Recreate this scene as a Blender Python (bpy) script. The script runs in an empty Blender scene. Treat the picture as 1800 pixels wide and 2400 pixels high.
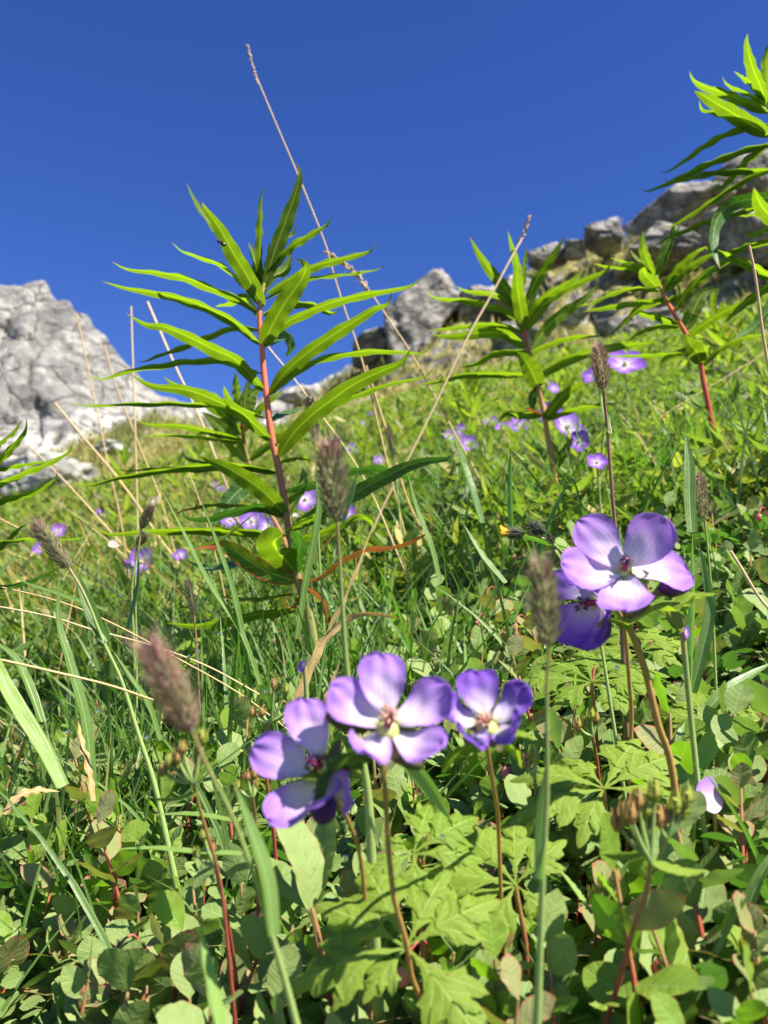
import bpy, math, random
import numpy as np
from mathutils import Vector, noise as mnoise
R = math.radians
rng = np.random.default_rng(7); random.seed(7)
scene = bpy.context.scene; COL = scene.collection

# ------------------------------------------------------------- camera, sky, sun, exposure
H = 0.26; PITCH = R(10); F = 2060.0          # eye height above the turf, upward tilt, focal length in pixels of 1800x2400
cam_d = bpy.data.cameras.new('camera'); cam = bpy.data.objects.new('camera', cam_d); COL.objects.link(cam)
cam.location = (0, 0, H); cam.rotation_euler = (R(90) + PITCH, 0, 0)
cam_d.sensor_fit = 'VERTICAL'; cam_d.sensor_height = 36; cam_d.lens = 36 * F / 2400
cam_d.clip_start = 0.01; cam_d.clip_end = 2000
cam_d.dof.use_dof = True; cam_d.dof.focus_distance = 0.46; cam_d.dof.aperture_fstop = 15.0
scene.camera = cam
scene.render.resolution_x = 768; scene.render.resolution_y = 1024
SUN_EL, SUN_AZ = R(51), R(126)               # azimuth clockwise from +Y (straight ahead)
w = bpy.data.worlds.new('World'); scene.world = w; w.use_nodes = True
wn = w.node_tree.nodes; wn.clear()
sky = wn.new('ShaderNodeTexSky'); sky.sky_type = 'NISHITA'; sky.sun_disc = False
sky.sun_elevation = SUN_EL; sky.sun_rotation = SUN_AZ; sky.altitude = 1500; sky.air_density = 1.0; sky.dust_density = 0.0; sky.ozone_density = 5.0
bg = wn.new('ShaderNodeBackground'); bg.inputs[1].default_value = 0.070; wo = wn.new('ShaderNodeOutputWorld')
hs = wn.new('ShaderNodeHueSaturation'); hs.inputs['Saturation'].default_value = 1.22; hs.inputs['Hue'].default_value = .520; w.node_tree.links.new(sky.outputs[0], hs.inputs['Color']); w.node_tree.links.new(hs.outputs[0], bg.inputs[0]); w.node_tree.links.new(bg.outputs[0], wo.inputs[0])
sd = bpy.data.lights.new('sun', 'SUN'); sd.energy = 5.0; sd.angle = R(0.5); sd.color = (1, 0.94, 0.82)
so = bpy.data.objects.new('sun', sd); COL.objects.link(so)
sv = Vector((math.sin(SUN_AZ) * math.cos(SUN_EL), math.cos(SUN_AZ) * math.cos(SUN_EL), math.sin(SUN_EL)))
so.rotation_euler = sv.to_track_quat('Z', 'Y').to_euler(); so.location = (3, 0, 5)
vs = scene.view_settings; vs.view_transform = 'Standard'; vs.look = 'None'; vs.gamma = 1; vs.use_curve_mapping = False
vs.exposure = 1.34

# ------------------------------------------------------------- space helpers
CP, SP = math.cos(PITCH), math.sin(PITCH)
def P(px, py, d):
    """point seen at photo pixel (px,py) standing d metres away along the view axis"""
    u = (px - 900) / F; v = (1200 - py) / F
    return np.array([u * d, (CP - v * SP) * d, H + (SP + v * CP) * d])
def proj(p):
    y, z = p[1], p[2] - H
    d = y * CP + z * SP; v = -y * SP + z * CP
    return 900 + F * p[0] / d, 1200 - F * v / d, d
CR = dict(O=(0, 0, 1.085), A=(100, 350, .6028), B=(100, 850, .6028), K=(900, 400, .5425), C=(1400, 50, .2712), D=(0, 630, .2712),
          E=(1100, 1100, .42194), F=(500, 1400, .4822), G=(600, 1800, .42194), H=(1150, 1750, .3918), I=(0, 1200, .42194), J=(0, 1750, .42194), N=(0, 0, 1))
def px(c, pts):
    ox, oy, s = CR[c]
    return [(ox + s * x, oy + s * y) for x, y in pts]
SA, SB = 0.3175, 0.285
def ground(x, y):
    r = np.sqrt(np.asarray(x, float) ** 2 + np.asarray(y, float) ** 2)
    a = np.clip(r / 3, 0, 1) * 0.05
    return SA * y + SB * x + 0.012 * np.sin(7 * x + 1.3) * np.sin(6 * y + .5) + a * np.sin(1.7 * x + .4) * np.cos(1.3 * y)
def unit(a):
    a = np.asarray(a, float); return a / (np.linalg.norm(a, axis=-1, keepdims=True) + 1e-12)
def spline(pts, n):
    p = np.asarray(pts, float)
    if len(p) == 2: return p[0] + (p[1] - p[0]) * np.linspace(0, 1, n)[:, None]
    q = np.vstack([2 * p[0] - p[1], p, 2 * p[-1] - p[-2]])
    L = np.concatenate([[0], np.cumsum(np.linalg.norm(np.diff(p, axis=0), axis=1))]); t = np.linspace(0, L[-1], n)
    out = []
    for x in t:
        i = min(int(np.searchsorted(L, x, 'right')) - 1, len(p) - 2); u = (x - L[i]) / max(L[i + 1] - L[i], 1e-9)
        a, b, c, d = q[i], q[i + 1], q[i + 2], q[i + 3]
        out.append(.5 * ((2 * b) + (c - a) * u + (2 * a - 5 * b + 4 * c - d) * u * u + (3 * b - a - 3 * c + d) * u ** 3))
    return np.array(out)

# ------------------------------------------------------------- mesh builder (attribute lf = across -1..1, along 0..1, random)
class MB:
    def __init__(s): s.v = []; s.f = []; s.a = []; s.n = 0
    def add(s, v, f, a):
        v = np.asarray(v, np.float32); f = np.asarray(f, np.int32)
        if f.shape[1] == 3: f = np.hstack([f, f[:, 2:3]])
        s.v.append(v); s.f.append(f + s.n); s.a.append(np.asarray(a, np.float32)); s.n += len(v)
    def mesh(s, name):
        v = np.vstack(s.v); f = np.vstack(s.f); a = np.vstack(s.a)
        tri = f[:, 2] == f[:, 3]; cnt = np.where(tri, 3, 4); m = bpy.data.meshes.new(name)
        m.vertices.add(len(v)); m.vertices.foreach_set('co', v.ravel())
        keep = np.ones_like(f, bool); keep[:, 3] = ~tri
        li = f[keep]; m.loops.add(len(li)); m.loops.foreach_set('vertex_index', li)
        st = np.concatenate([[0], np.cumsum(cnt)[:-1]]).astype(np.int32)
        m.polygons.add(len(f)); m.polygons.foreach_set('loop_start', st)
        m.update(calc_edges=True)
        m.polygons.foreach_set('use_smooth', np.ones(len(f), bool))
        at = m.attributes.new('lf', 'FLOAT_VECTOR', 'POINT'); at.data.foreach_set('vector', a.ravel())
        return m
    def build(s, name, mat, parent=None):
        m = s.mesh(name); m.materials.append(mat)
        return link(bpy.data.objects.new(name, m), parent)
def link(o, parent=None):
    COL.objects.link(o)
    if parent is not None: o.parent = parent; o.matrix_parent_inverse = parent_inv(parent)
    return o
def world_loc(o):
    p = Vector(o.location)
    while o.parent: o = o.parent; p = p + Vector(o.location)   # roots are only translated while parts are being made
    return p
from mathutils import Matrix
def parent_inv(p): return Matrix.Translation(-Vector(p.get('_o', (0, 0, 0))))
def gridfaces(n, m):
    i, j = np.meshgrid(np.arange(n - 1), np.arange(m - 1), indexing='ij'); b = (i * m + j).ravel()
    return np.stack([b, b + 1, b + m + 1, b + m], 1)
def thing(name, loc, label=None, cat=None, group=None):
    o = bpy.data.objects.new(name, None); o.empty_display_size = .01; COL.objects.link(o); o.location = [float(q) for q in loc]
    o['_o'] = [float(q) for q in loc]
    return tag(o, label, cat, group)
def tag(o, label=None, cat=None, group=None, kind=None):
    for k, v in (('label', label), ('category', cat), ('group', group), ('kind', kind)):
        if v: o[k] = v
    return o

PROF = dict(
    lance=lambda v: np.clip((.16 + .95 * np.sin(np.pi * np.clip(v, 0, 1) ** .62) ** .9) * (1 - v ** 12) ** .6, 0.02, 1),
    grass=lambda v: np.clip((.75 + .25 * np.sin(v * 3.1)) * (1 - v ** 3.5), .02, 1),
    oval=lambda v: np.clip(np.sin(np.pi * np.clip(v, 0, 1) ** .95) ** .62, .05, 1),
    obov=lambda v: np.clip(np.sin(np.pi * np.clip(v, 0, 1) ** 1.25) ** .6, .06, 1),
    petal=lambda v: np.where(v < .64, .17 + .83 * np.sin(np.pi / 2 * np.clip(v / .64, 0, 1)) ** .92, np.sqrt(np.clip(1 - (np.clip(v - .64, 0, 1) / .36) ** 2.4, 0, 1)) + .02))
def strip(mb, c, nrm, w, rnd, nu=5, fold=.12, curl=0., ruf=0., rufn=9, s0=1.):
    """leaf surface along centre line c with half widths w and normals nrm"""
    n = len(c); T = unit(np.gradient(c, axis=0)); S = unit(np.cross(T, nrm)); N = np.cross(S, T)
    s = np.linspace(-1, 1, nu); v = np.linspace(0, 1, n)
    ph = random.random() * 6.28; ph2 = random.random() * 6.28
    k = (np.abs(s) * fold + s * s * curl)[None, :] * w[:, None]
    env = np.sin(np.pi * v)[:, None]
    k = k + ruf * env * w[:, None] * np.where(s[None, :] < 0, np.sin(v[:, None] * rufn * 6.28 + ph), np.sin(v[:, None] * (rufn + 1.3) * 6.28 + ph2)) * (s[None, :] ** 2)
    V = c[:, None, :] + S[:, None, :] * (w[:, None] * s[None, :])[..., None] + N[:, None, :] * k[..., None]
    A = np.stack(np.broadcast_arrays(s[None, :], v[:, None], np.float32(rnd)), -1)
    mb.add(V.reshape(-1, 3), gridfaces(n, nu), A.reshape(-1, 3))
def tube(mb, c, r, rnd=.5, nu=7, cap=True):
    c = np.asarray(c, float); n = len(c); r = np.broadcast_to(r, n); T = unit(np.gradient(c, axis=0))
    ref = np.array([0.3, 1, .1]) if abs(T[0][2]) > .5 else np.array([0, 0, 1.]); S = unit(np.cross(T, ref)); N = np.cross(S, T)
    a = np.linspace(0, 2 * np.pi, nu + 1)
    V = c[:, None, :] + r[:, None, None] * (S[:, None, :] * np.cos(a)[None, :, None] + N[:, None, :] * np.sin(a)[None, :, None])
    A = np.stack(np.broadcast_arrays(np.cos(a)[None, :], np.linspace(0, 1, n)[:, None], np.float32(rnd)), -1)
    mb.add(V.reshape(-1, 3), gridfaces(n, nu + 1), A.reshape(-1, 3))
    if cap:
        for e in (0, n - 1):
            ring = np.vstack([V[e], c[e][None]]); i = np.arange(nu)
            mb.add(ring, np.stack([i, i + 1, np.full(nu, nu + 1)], 1), np.tile([0, float(e > 0), rnd], (nu + 2, 1)))
def blob(mb, c, rad, rnd=.5, ax=(0, 0, 1), n=8, m=6):
    th = np.linspace(0, np.pi, m); ph = np.linspace(0, 2 * np.pi, n + 1); ax = unit(ax)
    e1 = unit(np.cross(ax, [.31, .9, .2])); e2 = np.cross(ax, e1); rad = np.broadcast_to(rad, 2) if np.ndim(rad) == 0 else rad
    V = np.asarray(c)[None, None] + rad[0] * np.sin(th)[:, None, None] * (np.cos(ph)[None, :, None] * e1 + np.sin(ph)[None, :, None] * e2) + rad[1] * np.cos(th)[:, None, None] * ax
    A = np.stack(np.broadcast_arrays(np.cos(ph)[None, :], (1 - th / np.pi)[:, None], np.float32(rnd)), -1)
    mb.add(V.reshape(-1, 3), gridfaces(m, n + 1), A.reshape(-1, 3))
def orient(c, wapp, W, hint=None):
    """normals that show a leaf of half width W as wapp wide from where the photographer stood"""
    T = unit(np.gradient(c, axis=0)); tc = unit(np.array([0, 0, H]) - c); tc = unit(tc - T * np.sum(tc * T, 1, keepdims=True)); B = np.cross(T, tc)
    th = math.acos(min(1, max(.12, wapp / W))); best = None
    for sg in (1, -1):
        n = tc * math.cos(th) + B * math.sin(th) * sg
        sc = abs(n[:, 2]).mean() if hint is None else (n @ np.asarray(hint)).mean()
        if best is None or sc > best[0]: best = (sc, n)
    return best[1]

# ------------------------------------------------------------- materials
def newmat(name):
    m = bpy.data.materials.new(name); m.use_nodes = True; m.node_tree.nodes.clear(); return m, m.node_tree
class NT:
    def __init__(s, name): s.m, s.t = newmat(name)
    def n(s, typ, **kw):
        nd = s.t.nodes.new('ShaderNode' + typ)
        for k, v in kw.items():
            if k.startswith('i_'):
                key = k[2:]; key = int(key) if key.isdigit() else key.replace('_', ' ')
                s.put(nd.inputs[key], v)
            else: setattr(nd, k, v)
        return nd
    def put(s, inp, v):
        if isinstance(v, bpy.types.NodeSocket): s.t.links.new(v, inp)
        elif isinstance(v, bpy.types.Node): s.t.links.new(v.outputs[0], inp)
        else:
            if inp.type == 'RGBA' and len(v) == 3: v = (*v, 1)
            inp.default_value = v
    def math(s, op, a, b=0., c=0.):
        return s.n('Math', operation=op, i_0=a, i_1=b, i_2=c).outputs[0]
    def mix(s, f, a, b, mode='MIX'):
        nd = s.t.nodes.new('ShaderNodeMix'); nd.data_type = 'RGBA'; nd.blend_type = mode
        s.put(nd.inputs[0], f); s.put(nd.inputs[6], a); s.put(nd.inputs[7], b); return nd.outputs[2]
    def mr(s, v, a, b, c=0., d=1., smooth=True):
        return s.n('MapRange', interpolation_type='SMOOTHSTEP' if smooth else 'LINEAR', i_0=v, i_1=a, i_2=b, i_3=c, i_4=d).outputs[0]
    def noise(s, scale, detail=3., vec=None, rough=.5):
        nd = s.n('TexNoise', i_Scale=scale, i_Detail=detail, i_Roughness=rough)
        if vec is not None: s.put(nd.inputs['Vector'], vec)
        return nd.outputs[0]
    def lf(s):
        a = s.n('Attribute', attribute_name='lf'); x = s.n('SeparateXYZ', i_0=a.outputs['Vector']); return x.outputs[0], x.outputs[1], x.outputs[2]
    def coord(s): return s.n('TexCoord').outputs['Object']
    def out(s, sh, disp=None):
        o = s.n('OutputMaterial', i_0=sh)
        return s.m
def leafmat(name, c1, c2, vein=(.3, .42, .12), edge=None, edgew=.86, tip=None, tipv=.94, trans=(.3, .5, .03), tf=.42, rough=.42, nv=9, veinw=.07, sidev=.35, nsc=60, blotch=None, spec=.4, slant=.55, age=None, patchy=None, spots=.6):
    t = NT(name); s, v, r = t.lf(); co = t.coord()
    nz = t.noise(nsc, 3, co)
    f = t.math('ADD', t.math('MULTIPLY', r, .75), t.math('MULTIPLY', t.math('SUBTRACT', nz, .5), .9))
    col = t.mix(f, c1, c2)
    if age:   # (colour, share): some leaves have turned
        col = t.mix(t.math('MULTIPLY', t.mr(r, 1 - age[1], 1 - age[1] + .03), t.mr(t.noise(nsc * .6, 2, co), .35, .6, .3, 1)), col, age[0])
    ab = t.math('ABSOLUTE', s)
    mid = t.mr(ab, veinw * .4, veinw * 1.6, 1, 0)
    w_ = t.math('SINE', t.math('MULTIPLY', t.math('SUBTRACT', v, t.math('MULTIPLY', ab, slant / nv * 2.2)), nv * 6.283))
    side = t.math('MULTIPLY', t.mr(w_, .80, .98), sidev)
    if spots: c_sp = t.mr(t.noise(nsc * 5.5, 2, co), .70, .76); col = t.mix(t.math('MULTIPLY', c_sp, spots), col, (.16, .08, .03))
    if blotch:
        col = t.mix(t.mr(t.noise(nsc * .35, 2, co), .56, .66), col, blotch)
    c = t.mix(mid, t.mix(side, col, vein), vein)
    if patchy: c = t.mix(t.math('MULTIPLY', t.mr(t.noise(patchy[1], 4, co, .6), .47, .62), patchy[2]), c, patchy[0])
    if edge: c = t.mix(t.mr(ab, edgew, .99), c, edge)
    if tip: c = t.mix(t.mr(v, tipv, min(tipv + .035, 1)), c, tip)
    tr = t.mix(1.0, c, tuple(x * 4.2 for x in trans), 'MULTIPLY')
    tr2 = t.mix(.45, tr, trans)
    bump = t.n('Bump', i_Strength=.35, i_Distance=.0006, i_Height=t.math('ADD', t.math('ADD', t.math('MULTIPLY', mid, -1.), t.math('MULTIPLY', t.mr(w_, .3, 1), -.5)), t.noise(nsc * 9, 2, co)))
    pr = t.n('BsdfPrincipled', i_Base_Color=c, i_Roughness=rough, i_Normal=bump.outputs[0]); pr.inputs['Specular IOR Level'].default_value = spec
    tl = t.n('BsdfTranslucent', i_Color=tr2)
    return t.out(t.n('MixShader', i_0=tf, i_1=pr, i_2=tl).outputs[0])
def stemmat(name, stops, rough=.5, tf=.12, streak=.25):
    t = NT(name); s, v, r = t.lf()
    ramp = t.n('ValToRGB', i_0=v); e = ramp.color_ramp.elements
    while len(e) > 1: e.remove(e[0])
    e[0].position = stops[0][0]; e[0].color = (*stops[0][1], 1)
    for p, c in stops[1:]:
        q = e.new(p); q.color = (*c, 1)
    nz = t.noise(300, 2, t.coord())
    c = t.mix(t.math('MULTIPLY', t.mr(nz, .35, .7), streak), ramp.outputs[0], tuple(x * .55 for x in stops[0][1]))
    pr = t.n('BsdfPrincipled', i_Base_Color=c, i_Roughness=rough); tl = t.n('BsdfTranslucent', i_Color=c)
    return t.out(t.n('MixShader', i_0=tf, i_1=pr, i_2=tl).outputs[0])
M = {}
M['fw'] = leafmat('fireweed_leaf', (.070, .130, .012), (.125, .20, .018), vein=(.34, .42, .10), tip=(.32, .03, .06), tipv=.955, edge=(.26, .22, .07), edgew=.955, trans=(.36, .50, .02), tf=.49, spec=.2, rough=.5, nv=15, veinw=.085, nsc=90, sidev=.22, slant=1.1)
M['fw_dark'] = leafmat('fireweed_leaf_shade_toned', (.045, .115, .025), (.075, .155, .03), vein=(.25, .36, .12), tip=(.2, .04, .04), trans=(.12, .3, .03), tf=.3, nv=16, nsc=90)  # darker copy of the fireweed leaf, shade of dim leaves put into the green
M['fw_red'] = leafmat('fireweed_leaf_turning', (.05, .15, .02), (.09, .2, .02), vein=(.4, .4, .12), tip=(.42, .10, .05), tipv=.72, edge=(.4, .07, .05), edgew=.7, trans=(.3, .35, .03), tf=.35, nsc=60)
M['fw_brown'] = leafmat('fireweed_leaf_withered', (.22, .10, .04), (.42, .20, .07), blotch=(.14, .16, .04), vein=(.45, .3, .14), edge=(.2, .05, .02), trans=(.35, .16, .04), tf=.3, nsc=80)
M['fw_far'] = leafmat('fireweed_leaf_distant', (.10, .165, .015), (.17, .235, .03), trans=(.42, .54, .04), tf=.5, nsc=8)
M['blue'] = leafmat('blueberry_leaf', (.155, .235, .06), (.29, .365, .13), vein=(.27, .35, .13), edge=(.30, .17, .08), edgew=.95, trans=(.26, .40, .07), tf=.30, rough=.6, nv=6, veinw=.035, sidev=.32, nsc=70, spec=.25)
M['blue_red'] = leafmat('blueberry_leaf_reddish', (.20, .26, .09), (.30, .28, .12), vein=(.3, .30, .14), edge=(.42, .17, .12), edgew=.80, tip=(.40, .16, .10), tipv=.9, trans=(.30, .34, .06), tf=.32, rough=.55, nv=6, veinw=.035, sidev=.2, nsc=50, spec=.3)
M['blue_lime'] = leafmat('blueberry_leaf_fresh', (.17, .27, .03), (.25, .34, .06), vein=(.25, .4, .1), edge=(.32, .2, .05), edgew=.94, trans=(.3, .5, .03), tf=.4, rough=.5, nv=6, veinw=.04, sidev=.2, nsc=50, spec=.3)
M['ger'] = leafmat('geranium_leaf', (.12, .20, .018), (.235, .32, .045), vein=(.30, .40, .10), tip=(.28, .13, .05), tipv=.96, trans=(.42, .55, .05), tf=.40, rough=.55, nv=5, veinw=.05, sidev=.4, nsc=45, spec=.15)
M['grass'] = leafmat('grass_blade', (.075, .15, .03), (.17, .26, .065), vein=(.22, .34, .12), tip=(.4, .3, .1), tipv=.97, trans=(.22, .45, .04), tf=.35, rough=.4, nv=1, veinw=.12, sidev=0, nsc=40, age=((.42, .33, .12), .10))
M['grass_pale'] = leafmat('grass_blade_pale', (.22, .34, .08), (.30, .42, .12), vein=(.25, .4, .14), tip=(.5, .38, .1), tipv=.93, trans=(.3, .5, .08), tf=.35, rough=.45, nv=1, veinw=.1, sidev=0, nsc=40)
M['cover'] = leafmat('meadow_leaf', (.10, .155, .02), (.24, .29, .05), vein=(.24, .33, .10), trans=(.36, .5, .06), tf=.38, rough=.5, nv=4, veinw=.06, sidev=.1, nsc=3, age=((.48, .38, .14), .18), patchy=((.05, .10, .02), 2.8, .75))
M['cover_far'] = leafmat('meadow_leaf_distant', (.12, .165, .02), (.26, .29, .05), vein=(.2, .3, .08), trans=(.3, .5, .04), tf=.42, rough=.55, nv=4, sidev=.1, nsc=1.2, age=((.50, .42, .16), .22), patchy=((.33, .27, .08), .7, .6))
M['under'] = leafmat('undergrowth_leaf', (.14, .22, .05), (.28, .36, .12), vein=(.14, .24, .08), edge=(.2, .1, .04), edgew=.93, trans=(.14, .32, .04), tf=.3, rough=.55, nv=5, sidev=.15, nsc=30, age=((.24, .08, .04), .05))
M['straw'] = stemmat('dry_straw', [(0, (.60, .42, .17)), (.5, (.70, .50, .23)), (1, (.62, .42, .22))], rough=.55)
M['straw_pale'] = stemmat('dry_straw_pale', [(0, (.70, .52, .24)), (1, (.72, .54, .34))], rough=.6)
M['straw_leaf'] = leafmat('dry_leaf', (.42, .26, .10), (.6, .45, .22), vein=(.6, .5, .3), trans=(.5, .35, .15), tf=.25, nv=1, sidev=0, nsc=60)
M['fstem'] = stemmat('fireweed_stem', [(0, (.40, .27, .10)), (.22, (.36, .30, .10)), (.42, (.30, .17, .08)), (.60, (.50, .17, .09)), (.72, (.85, .20, .11)), (.92, (.85, .22, .13)), (1, (.35, .42, .08))], tf=.2, streak=.15)
M['fstem2'] = stemmat('fireweed_stem_red', [(0, (.60, .05, .06)), (.35, (.60, .08, .07)), (.6, (.50, .12, .06)), (.85, (.80, .20, .09)), (1, (.3, .4, .07))], tf=.2, streak=.15)
M['fstem3'] = stemmat('fireweed_stem_amber', [(0, (.30, .06, .03)), (.35, (.46, .24, .08)), (.6, (.52, .27, .10)), (.8, (.30, .25, .06)), (.9, (.58, .10, .06)), (1, (.3, .4, .07))], tf=.2, streak=.15)
M['gstem'] = stemmat('geranium_stem', [(0, (.42, .20, .07)), (.5, (.46, .26, .08)), (1, (.38, .28, .08))], tf=.15, streak=.2)
M['rstem'] = stemmat('red_stem', [(0, (.38, .04, .04)), (.6, (.42, .10, .06)), (1, (.35, .26, .10))], tf=.15)
M['grstem'] = stemmat('grass_stem', [(0, (.28, .42, .13)), (.55, (.34, .46, .14)), (.9, (.28, .36, .10)), (1, (.42, .28, .12))], tf=.2, streak=.15)
M['pgstem'] = stemmat('grass_stem_purple', [(0, (.16, .28, .07)), (.3, (.25, .13, .10)), (.75, (.32, .17, .14)), (1, (.45, .2, .14))], tf=.15, streak=.2)
M['twig'] = stemmat('brown_twig', [(0, (.16, .07, .035)), (1, (.30, .11, .05))], tf=.05)
def petalmat(name, white, mid, rim, tf=.4):
    t = NT(name); s, v, r = t.lf()
    ramp = t.n('ValToRGB', i_0=t.math('ADD', t.math('ADD', v, t.math('MULTIPLY', t.math('POWER', t.math('ABSOLUTE', s), 3.0), .36)), t.math('MULTIPLY', t.math('SUBTRACT', t.noise(120, 2, t.coord()), .5), .22)))
    e = ramp.color_ramp.elements; e[0].position = .05; e[0].color = (.62, .66, .36, 1); e[1].position = 1.0; e[1].color = (*rim, 1)
    for p, c in ((.12, (.80, .78, .78)), (.20, (.76, .68, .80)), (.47, white), (.66, mid), (.92, rim)): q = e.new(p); q.color = (*c, 1)
    # veins that fan out from the claw
    ang = t.math('MULTIPLY', s, t.math('ADD', .55, t.math('MULTIPLY', v, .45)))
    vv = t.math('SINE', t.math('ADD', t.math('MULTIPLY', ang, 30.), t.math('MULTIPLY', t.math('MULTIPLY', s, v), 6.)))
    vm = t.math('MULTIPLY', t.mr(vv, .84, 1.), t.mr(v, .1, 1.1, .46, .16))
    c = t.mix(vm, ramp.outputs[0], (.30, .16, .48))
    bump = t.n('Bump', i_Strength=.22, i_Distance=.0004, i_Height=t.math('ADD', t.math('MULTIPLY', vv, .12), t.noise(400, 2, t.coord())))
    pr = t.n('BsdfPrincipled', i_Base_Color=c, i_Roughness=.7, i_Normal=bump.outputs[0]); pr.inputs['Specular IOR Level'].default_value = .2
    tl = t.n('BsdfTranslucent', i_Color=c)
    return t.out(t.n('MixShader', i_0=tf, i_1=pr, i_2=tl).outputs[0])
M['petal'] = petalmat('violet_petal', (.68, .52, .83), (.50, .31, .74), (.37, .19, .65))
M['petal_deep'] = petalmat('violet_petal_deep', (.46, .34, .74), (.29, .14, .62), (.20, .08, .52), tf=.42)  # deeper violet; for the shaded blossoms the shade is put into this colour
M['petal_far'] = petalmat('violet_petal_distant', (.50, .30, .74), (.34, .15, .66), (.24, .08, .56), tf=.4)
def plain(name, c1, c2, rough=.5, tf=.2, sc=200, spec=.4):
    t = NT(name); s, v, r = t.lf(); c = t.mix(t.math('ADD', t.math('MULTIPLY', r, .8), t.math('MULTIPLY', t.math('SUBTRACT', t.noise(sc, 2, t.coord()), .5), .8)), c1, c2)
    pr = t.n('BsdfPrincipled', i_Base_Color=c, i_Roughness=rough); pr.inputs['Specular IOR Level'].default_value = spec
    return t.out(t.n('MixShader', i_0=tf, i_1=pr, i_2=t.n('BsdfTranslucent', i_Color=c)).outputs[0])
M['anther'] = plain('dark_anther', (.03, .02, .07), (.07, .03, .10), .4, .05)
M['anther_pink'] = plain('dusty_pink_anther', (.42, .22, .16), (.6, .38, .26), .6, .1)
M['filament'] = plain('crimson_filament', (.35, .03, .10), (.55, .10, .18), .4, .2)
M['eye'] = plain('yellow_green_throat', (.50, .58, .14), (.66, .68, .26), .5, .2)
M['sepal'] = plain('hairy_sepal', (.10, .13, .04), (.26, .12, .10), .6, .25)
M['bud'] = plain('dark_violet_bud', (.06, .01, .12), (.14, .03, .22), .5, .15)
M['head'] = plain('seed_head_bristles', (.34, .42, .18), (.50, .24, .26), .6, .5)
M['head_dark'] = plain('seed_head_bristles_dark', (.16, .18, .09), (.22, .12, .12), .6, .25)
M['head_red'] = plain('seed_head_bristles_maroon', (.42, .44, .22), (.62, .28, .30), .6, .5)
M['fluff'] = plain('dry_spikelet', (.5, .33, .22), (.72, .56, .42), .7, .3)
M['budc'] = plain('brown_flower_bud', (.30, .28, .06), (.44, .20, .09), .6, .25)
M['budg'] = plain('yellow_green_pod', (.30, .36, .05), (.42, .42, .08), .5, .3)
M['yellow'] = plain('yellow_ray', (.80, .55, .02), (.9, .68, .04), .5, .3)
M['hairy'] = plain('grey_hairy_bract', (.05, .06, .04), (.14, .15, .10), .8, .1)
M['pink'] = plain('pink_berry', (.60, .10, .14), (.72, .30, .28), .35, .3, 150)
M['white'] = plain('white_ray', (.80, .76, .74), (.82, .68, .70), .6, .3)
M['clover'] = plain('pink_floret', (.62, .25, .32), (.72, .42, .45), .6, .3)
M['fly'] = plain('black_fly', (.008, .008, .01), (.02, .02, .02), .3, 0)
M['litter'] = plain('dead_leaf_litter', (.10, .05, .025), (.34, .22, .12), .75, .1, 40)
t = NT('dew_water'); g = t.n('BsdfGlass', i_IOR=1.33, i_Roughness=0.0); M['dew'] = t.out(g.outputs[0])

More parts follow.
